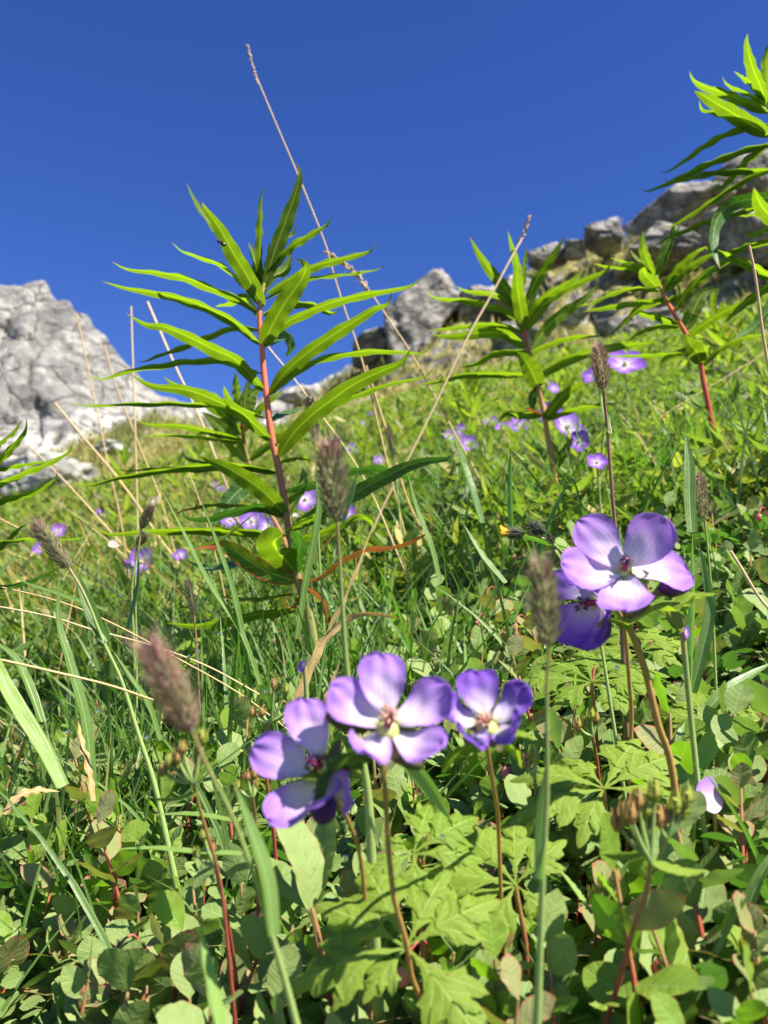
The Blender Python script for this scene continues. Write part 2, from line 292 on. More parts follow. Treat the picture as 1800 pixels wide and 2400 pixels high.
# ground
t = NT('soil_and_moss'); co = t.coord(); g1 = t.noise(35, 6, co, .65); g2 = t.noise(4, 4, co)
fade = t.n('SeparateXYZ', i_0=co).outputs[1]
near = t.mix(t.mr(g1, .35, .7), (.022, .014, .008), (.10, .065, .035)); near = t.mix(t.mr(g2, .45, .6), near, (.035, .06, .014))
far = t.mix(t.mr(t.noise(9, 6, co, .7), .3, .7), (.07, .13, .02), (.20, .23, .05))
c = t.mix(t.mr(fade, .8, 5.), near, far)
pr = t.n('BsdfPrincipled', i_Base_Color=c, i_Roughness=.95, i_Normal=t.n('Bump', i_Strength=.9, i_Distance=.01, i_Height=g1).outputs[0]); pr.inputs['Specular IOR Level'].default_value = .1
M['soil'] = t.out(pr.outputs[0])
def rockmat(name, dark, midc, light, sc, patch=.5, crack=1., moss=None, mossth=.55, bumpd=.1):
    t = NT(name); co = t.coord(); geo = t.n('NewGeometry')
    st = t.n('Mapping', i_Vector=co); st.inputs['Rotation'].default_value = (.3, .9, .5); st.inputs['Scale'].default_value = (1, 1, 1.5)
    big = t.noise(sc * .5, 5, co, .6); fine = t.noise(sc * 3.1, 7, st, .68); fine2 = t.noise(sc * 11, 4, co, .6)
    c = t.mix(t.mr(fine, .36, .64), dark, midc)
    c = t.mix(t.math('MULTIPLY', t.mr(t.noise(sc * 1.7, 6, st, .7), .48, .62), patch), c, light)
    c = t.mix(t.math('MULTIPLY', t.mr(fine2, .55, .72), .5), c, tuple(x * .45 for x in dark))
    vo = t.n('TexVoronoi', feature='DISTANCE_TO_EDGE', i_Scale=sc * 1.3)
    wv = t.n('VectorMath', operation='ADD', i_0=st); t.put(wv.inputs[1], t.n('VectorMath', operation='SCALE', i_0=t.n('TexNoise', i_Scale=sc * 2, i_Detail=3., i_Vector=co).outputs[1], i_Scale=.35 / sc)); t.put(vo.inputs['Vector'], wv)
    cr = t.mr(vo.outputs[0], 0, .035, 1, 0)
    c = t.mix(t.math('MULTIPLY', cr, .45 * crack), c, tuple(x * .2 for x in dark))
    if moss:
        up = t.n('SeparateXYZ', i_0=geo.outputs['Normal']).outputs[2]
        mm = t.mr(t.math('ADD', up, t.math('MULTIPLY', t.math('SUBTRACT', big, .5), 1.6)), mossth, mossth + .14)
        g = t.mix(t.mr(t.noise(sc * 5, 6, co, .7), .35, .65), moss[0], moss[1])
        c = t.mix(mm, c, g)
    h = t.math('ADD', t.math('MULTIPLY', fine, 1.), t.math('ADD', t.math('MULTIPLY', fine2, .35), t.math('MULTIPLY', cr, -.6)))
    pr = t.n('BsdfPrincipled', i_Base_Color=c, i_Roughness=.9, i_Normal=t.n('Bump', i_Strength=.8, i_Distance=bumpd, i_Height=h).outputs[0]); pr.inputs['Specular IOR Level'].default_value = .15
    return t.out(pr.outputs[0])
M['mountain'] = rockmat('pale_mountain_rock', (.15, .145, .14), (.27, .262, .245), (.40, .385, .35), .22, patch=.8, crack=0, moss=((.10, .13, .03), (.30, .27, .12)), mossth=1.02, bumpd=.8)
M['midrock'] = rockmat('ridge_rock', (.16, .155, .15), (.36, .35, .32), (.58, .56, .5), .35, patch=.7, crack=.25, moss=((.10, .15, .03), (.28, .27, .10)), mossth=1.05, bumpd=.3)
M['crag'] = rockmat('grey_crag_rock', (.12, .11, .10), (.27, .255, .24), (.46, .43, .38), .9, patch=.6, crack=.5, moss=((.10, .12, .025), (.30, .25, .10)), mossth=1.0, bumpd=.12)
M['hillgrass'] = rockmat('grassy_hillside', (.12, .11, .10), (.27, .255, .23), (.44, .41, .36), .9, patch=.6, crack=.4, moss=((.14, .14, .04), (.33, .29, .12)), mossth=.30, bumpd=.12)

# ------------------------------------------------------------- ground, hills, mountain
def terrain():
    ang = np.linspace(R(-78), R(78), 150); rr = np.exp(np.linspace(math.log(.08), math.log(150), 170))
    a, r = np.meshgrid(ang, rr, indexing='ij'); x = r * np.sin(a); y = r * np.cos(a)
    z = ground(x, y); z = np.where(r > 22, z - (r - 22) * .42, z)
    mb = MB(); V = np.stack([x, y, z], -1).reshape(-1, 3); mb.add(V, gridfaces(150, 170)[:, ::-1], np.zeros_like(V))
    # the patch underfoot and behind the camera
    x, y = np.meshgrid(np.linspace(-3, 3, 61), np.linspace(-3, .02, 31), indexing='ij'); z = ground(x, y) - .03
    V = np.stack([x, y, z], -1).reshape(-1, 3); mb.add(V, gridfaces(61, 31)[:, ::-1], np.zeros_like(V))
    return tag(mb.build('ground', M['soil']), kind='structure')
terrain()
SURF = {}
def fbm(p, s, o=5): return mnoise.fractal(Vector(p) * s, 1.0, 2.1, o)
def relief(name, crest, dist, back, front, drop, mat, amp, sc, land=False, n=170, m=90, distf=None, seed=0, ridge=.5, jag=.25, blk=.55):
    """a rock wall: crest line seen at given pixels, standing at its own distance, falling towards the viewer and away behind"""
    cs = spline(px('O', crest), n); mb = MB(); V = np.zeros((n, m, 3))
    for i, (x, y) in enumerate(cs):
        d = dist if distf is None else distf(x)
        c = P(x, y, d)
        c[2] += jag * fbm((i * .13 + seed, seed, 3.3), 1.0, 6) * d / 60
        for j in range(m):
            t = j / (m - 1)
            if t < .12: k = (.12 - t) / .12; q = c + np.array([0, back * k, -back * k * .8])
            else:
                k = (t - .12) / .88; q = c + np.array([0, -front * k ** 1.15, 0])
                dz = drop if not land else c[2] - (float(ground(c[0], c[1] - front)) - .7)
                q[2] -= dz * k ** .95
            if t != .12:
                e = min(1, abs(t - .12) * 9)
                nn = fbm(q + seed, sc, 6); rg = 1 - abs(fbm(q * np.array([1, 1, .6]) + seed + 40, sc * 1.8, 4)) * 2
                vd, vp = mnoise.voronoi(Vector(q * np.array([1, 1, .7])) * sc * 3.2 + Vector((nn, nn, nn)) * .5); cell = mnoise.noise(vp[0] * 5.7); tl_ = (Vector(q * np.array([1, 1, .7])) * sc * 3.2 - vp[0]).dot(mnoise.noise_vector(vp[0] * 3.3))
                q = q + np.array([.25, -1, .35]) * amp * e * (nn * .7 + ridge * (rg - .4) + blk * (cell + tl_ * .9))
            V[i, j] = q
    mb.add(V.reshape(-1, 3), gridfaces(n, m), np.zeros((n * m, 3)))
    SURF[mat.name] = SURF.get(mat.name, []) + [V.reshape(-1, 3)]
    return mb.build(name, mat)
LM = [(-520, 560), (-380, 640), (-250, 600), (-120, 640), (0, 610), (45, 612), (72, 605), (88, 601), (100, 606), (122, 640), (150, 648), (165, 668), (190, 680), (205, 700), (240, 735), (268, 775), (300, 806), (330, 838), (370, 852), (420, 868), (520, 890), (640, 960)]
tag(relief('mountain', LM, 60, 18, 22, 30, M['mountain'], .95, .17, n=240, m=130, seed=3, ridge=.35, blk=.75), kind='structure')
MR = [(330, 880), (420, 868), (470, 870), (540, 858), (585, 842), (610, 838), (650, 826), (700, 816), (735, 800), (770, 778), (800, 766), (850, 765), (930, 800)]
tag(relief('hills', MR, 42, 8, 12, 9, M['midrock'], .9, .3, n=120, m=60, seed=11, jag=.5), kind='structure')
LO = [(-300, 900), (-120, 880), (0, 915), (60, 905), (150, 890), (230, 884), (290, 880), (360, 884), (420, 915), (480, 940), (560, 975)]
tag(relief('hills', LO, 28, 4, 7, 5, M['midrock'], .55, .45, land=True, n=110, m=60, seed=21, jag=.5), kind='structure')
LG = [(120, 985), (230, 935), (320, 905), (400, 915), (470, 925), (560, 930), (650, 925), (760, 900)]
tag(relief('hills', LG, 24, 2, 7, 3, M['hillgrass'], .25, .7, blk=.1, land=True, n=90, m=50, seed=27, jag=.25), kind='structure')
RC = [(640, 860), (720, 828), (790, 775), (830, 735), (880, 705), (960, 650), (1060, 625), (1110, 600), (1180, 560), (1240, 545), (1300, 520), (1350, 505), (1400, 465), (1450, 440), (1530, 420), (1600, 380), (1680, 345), (1800, 300), (2100, 190)]
tag(relief('hills', RC, 24, 8, 9.5, 4.5, M['hillgrass'], .5, .6, blk=.6, land=True, n=170, m=80, seed=31, jag=.4, distf=lambda x: 27 - 5 * (x - 700) / 1200), kind='structure')

def crag(cx, cy, wpx, hpx, d, mat, label, seed, depth=None, lean=0., sharp=1.0, name='boulder', group=None, cat='rock', top=None):
    """an angular boulder: a sphere cut by many random planes, then roughened"""
    wpx *= .84; hpx *= .80; cy += hpx * .06; c = P(cx, cy, d); w2 = wpx * d / F / 2; h2 = hpx * d / F / 2; dp = depth or (w2 + h2) * .6
    rs = np.random.default_rng(seed); n, m = 96, 64
    th = np.linspace(0, np.pi, m); ph = np.linspace(0, 2 * np.pi, n + 1)
    D = np.stack([np.sin(th)[:, None] * np.cos(ph)[None], np.sin(th)[:, None] * np.sin(ph)[None], np.cos(th)[:, None] + 0 * ph[None]], -1)
    q_, _r = np.linalg.qr(rs.normal(size=(3, 3)) * .35 + np.eye(3)); pn = unit(np.vstack([q_, -q_, q_, -q_, rs.normal(size=(8, 3))]) + rs.normal(size=(20, 3)) * .22); pd = np.concatenate([rs.uniform(.45, .8, 12), rs.uniform(.6, .95, 8)])
    if top is not None: pn = np.vstack([pn, unit(np.array(top))]); pd = np.concatenate([pd, np.full(len(top), .5)])
    dot = np.clip(D @ pn.T, .02, None); rad = np.minimum(1.0, (pd / dot).min(-1))
    V = D * rad[..., None]; out = np.zeros_like(V)
    for i in range(m):
        for j in range(n + 1):
            jj = j % n; p = V[i, jj]; vd, vp = mnoise.voronoi(Vector(p) * 2.6 + Vector((seed,) * 3)); nz = .07 * fbm(p * 1.0 + seed, 2.0, 6) + .05 * (1 - 2 * abs(fbm(p + seed + 9, 3.6, 5))) + .10 * mnoise.noise(vp[0] * 4.1)
            out[i, j] = p * (1 + nz)
    out[..., 0] += lean * out[..., 2]
    V = out * np.array([w2, dp, h2]) * 1.3
    mb = MB(); mb.add(V.reshape(-1, 3), gridfaces(m, n + 1), np.zeros((m * (n + 1), 3)))
    o = mb.build(name, M[mat]); o.location = c; return tag(o, label, cat, group)
gk = 'boulders and crags on the upper slope'
for k, a in enumerate([
    (985, 725, 235, 310, 24, 'crag', 'pointed grey crag at the left end of the right hand cliff', .35),
    (880, 800, 120, 110, 25, 'crag', 'low grey rock step below the pointed crag', .3),
    (1110, 715, 150, 130, 23.5, 'crag', 'blocky grey rock with dark top beside the pointed crag', .2),
    (1205, 700, 150, 120, 23, 'crag', 'grey rock block behind the middle fireweed', .1),
    (1285, 605, 110, 70, 23, 'crag', 'dark rounded rock on the skyline above the middle fireweed', .0),
    (1345, 580, 70, 60, 22.5, 'crag', 'small rock on the skyline left of the dark skyline knob', .1),
    (1418, 550, 110, 90, 22.5, 'crag', 'dark rocky knob sticking out of the skyline', .0),
    (1590, 490, 220, 150, 21, 'crag', 'largest slanting grey slab on the skyline at right', .5),
    (1560, 590, 250, 110, 19.5, 'crag', 'wide grey slab below the largest skyline slab', .2),
    (1740, 430, 220, 150, 21.5, 'crag', 'grey rock on the skyline behind the right edge fireweed', .3),
    (1790, 560, 290, 260, 17.5, 'crag', 'big dark overhanging rock at the right edge', -.45),
    (1490, 765, 200, 130, 15.5, 'crag', 'pale grey boulder between the two right hand fireweeds', .1),
    (1340, 735, 90, 60, 17, 'crag', 'low grey boulder left of the pale one between the fireweeds', .1),
    (1640, 770, 170, 110, 14.5, 'crag', 'grey rock behind the red stemmed fireweed', .0),
    (1215, 790, 180, 80, 17, 'crag', 'flat grey ledge just behind the middle fireweed stem', .0),
    (90, 1125, 290, 140, 17, 'midrock', 'pale boulder half sunk in the meadow at left', .0),
    (-40, 1040, 200, 120, 20, 'midrock', 'pale outcrop at the left edge below the mountain', .2),
    (262, 1045, 90, 50, 19, 'midrock', 'small pale stone in the grass left of the tall fireweed', .0),
    (700, 925, 120, 60, 26, 'midrock', 'pale stone on the saddle right of the tall fireweed stem', .1),
]):
    crag(a[0], a[1], a[2], a[3], a[4], a[5], a[6], 100 + k, lean=a[7], group=gk)

# ------------------------------------------------------------- traced plants
def root3(p3, n=1):
    """carry a stem on down to the soil"""
    b = p3[-1]; g = float(ground(b[0], b[1])) - .004
    if b[2] > g + .002:
        d = unit(p3[-1] - p3[-2]); d = unit(d + np.array([0, 0, -.35])); d[2] = min(d[2], -.45); d = unit(d); q = b.copy()
        for _ in range(4000):
            q = q + d * .002
            if q[2] < float(ground(q[0], q[1])) - .004: break
        p3 = p3 + ([(b + q) / 2] if np.linalg.norm(q - b) > .06 else []) + [q]
    return p3
def tstem(name, crop, pts, d, rpx, mat, parent, rbase=None, ground_it=True, dd=0., nu=8, n=40):
    q = px(crop, pts); k = len(q)
    p3 = [P(x, y, d + dd * i / max(1, k - 1)) for i, (x, y) in enumerate(q)]      # listed top to bottom
    if ground_it: p3 = root3(p3)
    c = spline(p3[::-1], n); r = rpx * d / F; rb = (rbase or rpx) * d / F
    mb = MB(); tube(mb, c, np.linspace(rb, r, n), .5, nu); return mb.build(name, mat, parent)
def tleaf(name, crop, pts, wpx, d, dd, W, mat, parent, tipfirst=True, prof='lance', bow=0., ruf=.09, fold=.18, curl=0., hint=None, n=40, nu=7, rnd=None, rufn=4.5, lab=None):
    q = px(crop, pts)
    if tipfirst: q = q[::-1]
    s = CR[crop][2]; k = len(q)
    p3 = [P(x, y, d + dd * (i / (k - 1)) + bow * math.sin(math.pi * i / (k - 1))) for i, (x, y) in enumerate(q)]
    c = spline(p3, n); wpx = wpx * (.88 if prof == 'lance' else 1); wa = wpx * s * d / F / 2; W = max(W / 2 * .95, wa)
    nr = orient(c, wa, W, hint); v = np.linspace(0, 1, n) ; w_ = W * PROF[prof](v)
    mb = MB(); strip(mb, c, nr, w_, random.random() if rnd is None else rnd, nu, fold, curl, ruf, rufn)
    o = mb.build(name, mat, parent)
    if lab: o['label'] = lab
    return o
def plant_leaves(parent, crop, L, d, W, mat, sgn_seed=0):
    rs = random.Random(sgn_seed)
    for row in L:
        pts, wp = row[0], row[1]; dd = row[2] if len(row) > 2 and row[2] is not None else rs.uniform(-.035, .035)
        mt = row[3] if len(row) > 3 else mat; off = row[4] if len(row) > 4 else 0
        tleaf('leaf', crop, pts, wp, d + off, dd, W, M[mt], parent, lab={'fw_red': 'leaf with red withered tip', 'fw_brown': 'withered orange brown leaf', 'fw_dark': 'darker green leaf, shade put into its colour'}.get(mt) if mat != mt else None)

# the tall fireweed
D0 = .70
fw = thing('fireweed', P(745, 1700, D0), 'tallest fireweed in the middle, green whorled leaves on a red stem against the sky', 'fireweed', 'fireweed plants')
stA = px('A', [(858, 520), (846, 600), (843, 640), (845, 700), (852, 760), (858, 850), (865, 920), (874, 990), (882, 1065)]); stB = px('B', [(897, 320), (915, 400), (930, 480), (942, 550), (956, 640), (975, 740), (990, 830), (1010, 900), (1032, 970), (1050, 1060), (1062, 1161)])
tstem('stem', 'N', stA + stB, D0, 5.5, M['fstem'], fw, rbase=13, n=80, nu=12)
LA = [([(620, 205), (640, 240), (690, 310), (740, 400), (800, 500), (860, 610)], 72, -.04),
      ([(558, 128), (590, 200), (640, 275), (720, 370), (850, 540)], 36, .03),
      ([(857, 150), (850, 200), (848, 280), (845, 400), (852, 520)], 32, .01),
      ([(988, 52), (1000, 100), (980, 180), (940, 290), (900, 400), (860, 530)], 62, -.02),
      ([(1127, 265), (1100, 295), (1040, 330), (960, 380), (870, 480)], 34, .02),
      ([(992, 288), (970, 330), (930, 370), (865, 490)], 26, .03), ([(968, 405), (940, 470), (890, 500), (860, 550)], 55, .03),
      ([(800, 360), (820, 420), (840, 500), (850, 560)], 36, .02), ([(880, 360), (872, 420), (858, 520)], 22, -.01), ([(500, 360), (545, 395), (620, 420), (700, 450), (765, 505), (850, 580)], 22, .05),
      ([(265, 435), (330, 465), (440, 478), (560, 500), (660, 540), (760, 580), (838, 635)], 32, -.02),
      ([(230, 513), (330, 540), (450, 560), (560, 585), (660, 625), (760, 680), (848, 760)], 38, -.03),
      ([(325, 638), (400, 680), (470, 690), (560, 725), (660, 775), (760, 825), (862, 940)], 54, -.04),
      ([(368, 825), (400, 822), (450, 800), (560, 760), (680, 710), (760, 690), (846, 700)], 26, .05),
      ([(165, 873), (230, 892), (330, 860), (440, 840), (560, 822), (700, 820), (850, 870)], 28, .02),
      ([(83, 980), (170, 995), (330, 988), (500, 985), (650, 990), (750, 1000), (872, 1045)], 22, -.02),
      ([(985, 425), (1020, 450), (1010, 500), (940, 600), (890, 690), (855, 768)], 84, -.05),
      ([(1293, 360), (1270, 395), (1200, 415), (1100, 440), (1020, 470), (870, 560)], 36, .03),
      ([(1337, 440), (1300, 465), (1200, 480), (1100, 490), (1010, 505), (860, 580)], 18, .05),
      ([(1483, 485), (1430, 530), (1330, 550), (1220, 570), (1110, 600), (1010, 640), (920, 690), (852, 760)], 38, -.01),
      ([(1160, 620), (1120, 635), (1050, 605), (950, 600), (855, 640)], 34, .04),
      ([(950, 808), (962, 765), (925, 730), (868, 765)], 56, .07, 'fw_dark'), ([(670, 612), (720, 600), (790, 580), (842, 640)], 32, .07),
      ([(1357, 555), (1340, 600), (1290, 620), (1210, 670), (1130, 720), (1030, 790), (940, 870), (880, 955)], 60, -.03),
      ([(1512, 765), (1470, 792), (1380, 785), (1250, 785), (1100, 808), (1000, 850), (880, 950)], 30, .03)]
plant_leaves(fw, 'A', LA, D0, .016, 'fw', 1)
LB = [([(340, 45), (430, 90), (560, 105), (680, 150), (780, 200), (890, 305)], 56, -.04),
      ([(1437, -60), (1390, 0), (1300, 40), (1200, 90), (1130, 140), (1050, 200), (970, 280), (918, 365)], 74, -.05),
      ([(1523, 18), (1480, 55), (1350, 80), (1250, 115), (1150, 150), (1000, 220), (900, 320)], 26, .02),
      ([(95, 472), (180, 475), (300, 445), (450, 420), (600, 400), (750, 395), (905, 425)], 27, -.02),
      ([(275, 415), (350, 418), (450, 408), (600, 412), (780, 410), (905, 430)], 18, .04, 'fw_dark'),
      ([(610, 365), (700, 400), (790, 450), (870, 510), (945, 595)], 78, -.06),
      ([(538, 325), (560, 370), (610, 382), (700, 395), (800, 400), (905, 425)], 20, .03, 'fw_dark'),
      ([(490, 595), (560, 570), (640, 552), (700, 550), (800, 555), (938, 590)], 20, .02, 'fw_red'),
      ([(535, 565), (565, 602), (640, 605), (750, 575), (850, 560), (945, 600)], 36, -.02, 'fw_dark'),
      ([(185, 630), (260, 665), (400, 655), (600, 650), (750, 655), (850, 660), (950, 672)], 34, -.03),
      ([(585, 725), (650, 708), (730, 722), (800, 770), (870, 810), (985, 850)], 80, -.04, 'fw_red'),
      ([(480, 1010), (600, 1022), (720, 1000), (850, 975), (985, 962)], 40, -.04),
      ([(1010, 405), (1015, 450), (1000, 500), (945, 590)], 52, .03), ([(1092, 572), (1040, 600), (1000, 620), (952, 655)], 26, -.02),
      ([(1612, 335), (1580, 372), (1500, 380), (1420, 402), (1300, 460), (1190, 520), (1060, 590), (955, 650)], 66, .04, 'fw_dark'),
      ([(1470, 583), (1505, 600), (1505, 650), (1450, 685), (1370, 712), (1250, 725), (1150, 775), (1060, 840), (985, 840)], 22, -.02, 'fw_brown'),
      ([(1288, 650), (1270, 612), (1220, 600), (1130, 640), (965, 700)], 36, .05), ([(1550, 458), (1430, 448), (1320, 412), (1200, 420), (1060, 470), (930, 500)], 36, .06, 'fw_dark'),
      ([(660, 905), (780, 915), (880, 910), (975, 895)], 20, .03, 'fw_red'), ([(1015, 178), (950, 200), (885, 232)], 26, .05, 'fw_dark'),
      ([(1058, 388), (1000, 370), (912, 378)], 20, .03), ([(560, 770), (640, 800), (760, 790), (850, 800), (975, 830)], 40, .06, 'fw_dark'),
      ([(935, 905), (960, 950), (1005, 900)], 18, -.01, 'fw_brown'), ([(1110, 1020), (1100, 940), (1060, 890), (1005, 860)], 22, .03, 'fw_brown')]
plant_leaves(fw, 'B', LB, D0, .016, 'fw', 2)
tleaf('leaf', 'B', [(935, 668), (900, 700), (925, 745), (985, 815)], 120, D0, -.06, .03, M['fw'], fw, prof='oval', fold=.1)
tleaf('leaf', 'B', [(975, 650), (1000, 700), (990, 760), (985, 815)], 60, D0, -.05, .02, M['fw_dark'], fw, prof='oval', fold=.1)

# second fireweed close behind it
D1 = .92
f2 = thing('fireweed', P(735, 1500, D1), 'small fireweed half hidden close behind the tallest one, left of its stem', 'fireweed', 'fireweed plants')
tstem('stem', 'B', [(770, 140), (773, 200), (780, 290), (805, 400), (860, 540), (925, 660), (980, 800)], D1, 4, M['fstem3'], f2, rbase=7)
plant_leaves(f2, 'B', [([(705, 90), (725, 140), (765, 230)], 36), ([(752, 35), (755, 90), (772, 200)], 40), ([(800, 60), (790, 120), (775, 220)], 40), ([(850, 100), (810, 130), (775, 230)], 70), ([(470, 52), (500, 78), (600, 130), (690, 190), (775, 260)], 44), ([(360, 222), (420, 240), (540, 245), (640, 265), (778, 300)], 28), ([(372, 285), (480, 280), (600, 285), (785, 310)], 16),
    ([(618, 190), (680, 240), (740, 310), (795, 385)], 74), ([(935, 105), (900, 130), (830, 190), (778, 270)], 34), ([(668, 640), (700, 570), (760, 500), (830, 450)], 76, None, 'fw_dark'), ([(1090, 180), (1000, 240), (900, 300), (800, 380)], 34), ([(660, 110), (700, 160), (770, 280)], 36)], D1, .016, 'fw', 3)

# fireweed right of centre
D2 = 1.0
f3 = thing('fireweed', P(1300, 1150, D2), 'fireweed right of centre with amber stem, violet blossoms showing behind its foot', 'fireweed', 'fireweed plants')
tstem('stem', 'K', [(600, 600), (605, 680), (615, 740), (628, 790), (650, 870), (668, 940), (685, 1020), (700, 1100), (712, 1180), (730, 1280)], D2, 4.5, M['fstem3'], f3, rbase=8)
plant_leaves(f3, 'K', [([(370, 285), (410, 360), (460, 430), (510, 490), (560, 560), (602, 665)], 56), ([(535, 260), (555, 330), (575, 400), (590, 500), (600, 620)], 42), ([(617, 325), (604, 400), (600, 500)], 24), ([(572, 400), (575, 480), (585, 560), (606, 695)], 66, -.05),
    ([(780, 285), (740, 350), (690, 420), (650, 490), (605, 620)], 50), ([(865, 430), (800, 480), (730, 520), (660, 570), (605, 650)], 36), ([(985, 380), (960, 430), (870, 470), (760, 520), (680, 590), (612, 690)], 42), ([(920, 495), (870, 550), (780, 610), (710, 670), (640, 765)], 56),
    ([(175, 522), (230, 550), (350, 560), (450, 580), (550, 615), (604, 660)], 32), ([(305, 497), (360, 520), (430, 525), (500, 540), (600, 620)], 30), ([(185, 690), (280, 680), (400, 665), (500, 665), (608, 700)], 28), ([(200, 710), (300, 715), (420, 700), (520, 705), (612, 765)], 50, -.04),
    ([(960, 715), (850, 715), (750, 735), (625, 785)], 28), ([(1195, 705), (1150, 742), (1030, 755), (900, 780), (790, 820), (660, 890)], 46, -.03), ([(325, 850), (400, 830), (480, 790), (625, 780)], 32), ([(125, 930), (230, 910), (330, 885), (450, 878), (650, 880)], 30),
    ([(572, 780), (610, 820), (640, 870), (668, 935)], 88, -.05), ([(880, 915), (800, 950), (740, 1010), (692, 1085)], 56), ([(1030, 1000), (850, 1022), (692, 1075)], 28), ([(490, 1090), (530, 1050), (600, 1055), (690, 1050)], 36), ([(640, 1060), (640, 980), (665, 930)], 44, None, 'fw_dark'), ([(700, 1150), (735, 1210), (738, 1300)], 42), ([(815, 1150), (790, 1200), (745, 1290)], 42), ([(610, 1020), (650, 1035), (690, 1060)], 18, None, 'fw_brown')], D2, .0165, 'fw', 4)
# fireweed with the red stem
D3 = .98
f4 = thing('fireweed', P(1700, 1120, D3), 'leaning fireweed at right with crimson lower stem among blueberry leaves', 'fireweed', 'fireweed plants')
tstem('stem', 'K', [(1172, 450), (1182, 480), (1205, 530), (1230, 580), (1260, 630), (1290, 680), (1330, 750), (1365, 820), (1378, 900), (1395, 980), (1415, 1080), (1440, 1170), (1460, 1250)], D3, 4.5, M['fstem2'], f4, rbase=8)
plant_leaves(f4, 'K', [([(1118, 260), (1120, 330), (1140, 390), (1168, 455)], 46), ([(1253, 215), (1245, 280), (1215, 360), (1180, 465)], 52), ([(1282, 205), (1270, 260), (1235, 340), (1180, 450)], 20), ([(1060, 340), (1090, 380), (1130, 410), (1175, 460)], 22), ([(975, 375), (1050, 395), (1120, 415), (1180, 470)], 18),
    ([(903, 400), (960, 412), (1050, 415), (1120, 435), (1185, 490)], 24), ([(1125, 415), (1130, 450), (1182, 505)], 64, -.04), ([(855, 610), (930, 595), (1020, 580), (1120, 565), (1210, 555)], 30), ([(835, 585), (900, 570), (980, 530), (1080, 505), (1195, 520)], 22), ([(1060, 600), (1110, 615), (1180, 630), (1275, 662)], 36),
    ([(1045, 745), (1100, 700), (1180, 670), (1280, 672)], 24), ([(965, 720), (1040, 650), (1090, 600), (1160, 570), (1215, 555)], 30), ([(1400, 325), (1350, 350), (1280, 410), (1230, 470), (1202, 530)], 38), ([(1455, 345), (1380, 380), (1300, 430), (1210, 520)], 42), ([(1530, 375), (1430, 420), (1350, 480), (1290, 550), (1250, 610)], 44),
    ([(1275, 490), (1262, 540), (1215, 562)], 34), ([(1445, 510), (1380, 530), (1340, 600), (1300, 690)], 70), ([(1660, 520), (1550, 570), (1450, 620), (1370, 670), (1310, 720)], 40), ([(1300, 705), (1325, 750), (1350, 780), (1368, 835)], 76, -.05), ([(1190, 862), (1230, 812), (1340, 770)], 36), ([(950, 802), (1100, 796), (1250, 790), (1345, 790)], 20),
    ([(1275, 890), (1310, 950), (1350, 1000), (1398, 1032)], 42), ([(1690, 705), (1560, 720), (1450, 770), (1370, 845)], 28)], D3, .0165, 'fw', 5)
# fireweed at the right edge, stem beyond the frame
D4 = .78
f5 = thing('fireweed', P(1880, 1200, D4), 'bright fireweed entering at the upper right edge against the sky', 'fireweed', 'fireweed plants')
tstem('stem', 'C', [(1478, 640), (1490, 760), (1505, 900), (1530, 1200), (1560, 1500), (1600, 1900), (1660, 2400), (1720, 3200), (1760, 4200)], D4, 5, M['fstem2'], f5, rbase=9)
plant_leaves(f5, 'C', [([(1297, 105), (1300, 230), (1350, 420), (1410, 560), (1455, 710)], 112, -.03), ([(1500, 150), (1462, 300), (1465, 450), (1480, 650)], 84), ([(1178, 430), (1270, 490), (1350, 550), (1470, 700)], 56), ([(1078, 480), (1130, 545), (1240, 590), (1330, 630), (1480, 740)], 46),
    ([(797, 430), (830, 500), (920, 560), (1080, 610), (1230, 670), (1480, 790)], 92), ([(838, 600), (930, 650), (1100, 750), (1250, 840), (1500, 990)], 150, -.05), ([(880, 685), (910, 750), (980, 772), (1120, 800), (1500, 900)], 50), ([(540, 1303), (620, 1290), (800, 1160), (950, 1050), (1130, 960), (1310, 910), (1505, 890)], 62),
    ([(370, 1445), (430, 1465), (550, 1420), (700, 1350), (900, 1250), (1100, 1170), (1300, 1100), (1520, 1060)], 66, -.02), ([(575, 1355), (640, 1388), (830, 1340), (1000, 1300), (1200, 1290), (1530, 1280)], 64), ([(960, 1480), (1080, 1420), (1200, 1300), (1300, 1180), (1500, 1040)], 72), ([(555, 1785), (650, 1760), (800, 1670), (950, 1570), (1150, 1440), (1350, 1330), (1530, 1280)], 52),
    ([(455, 1975), (580, 1880), (720, 1820), (900, 1740), (1100, 1680), (1300, 1620), (1560, 1560)], 52), ([(1060, 2140), (1010, 2000), (1005, 1820), (1060, 1670), (1180, 1570), (1360, 1530), (1560, 1520)], 128, -.03, 'fw_dark'), ([(1280, 1830), (1350, 1832), (1475, 1780), (1600, 1740)], 52), ([(1355, 1440), (1400, 1560), (1475, 1660), (1590, 1760)], 150, -.04), ([(1200, 1680), (1300, 1670), (1400, 1640), (1570, 1580)], 38),
    ([(920, 1960), (1000, 1995), (1150, 1990), (1300, 1930), (1480, 1895), (1600, 1880)], 58), ([(860, 2250), (980, 2150), (1100, 2060), (1200, 2040)], 60, None, 'fw_dark'), ([(920, 1955), (1050, 1990), (1200, 2050), (1350, 2120), (1500, 2200), (1650, 2250)], 90), ([(1100, 2600), (1250, 2450), (1450, 2300), (1640, 2200)], 90), ([(1180, 2750), (1350, 2650), (1500, 2480), (1650, 2350)], 100, None, 'fw_dark'), ([(1560, 2900), (1600, 2780), (1680, 2650)], 80)], D4, .017, 'fw', 6)
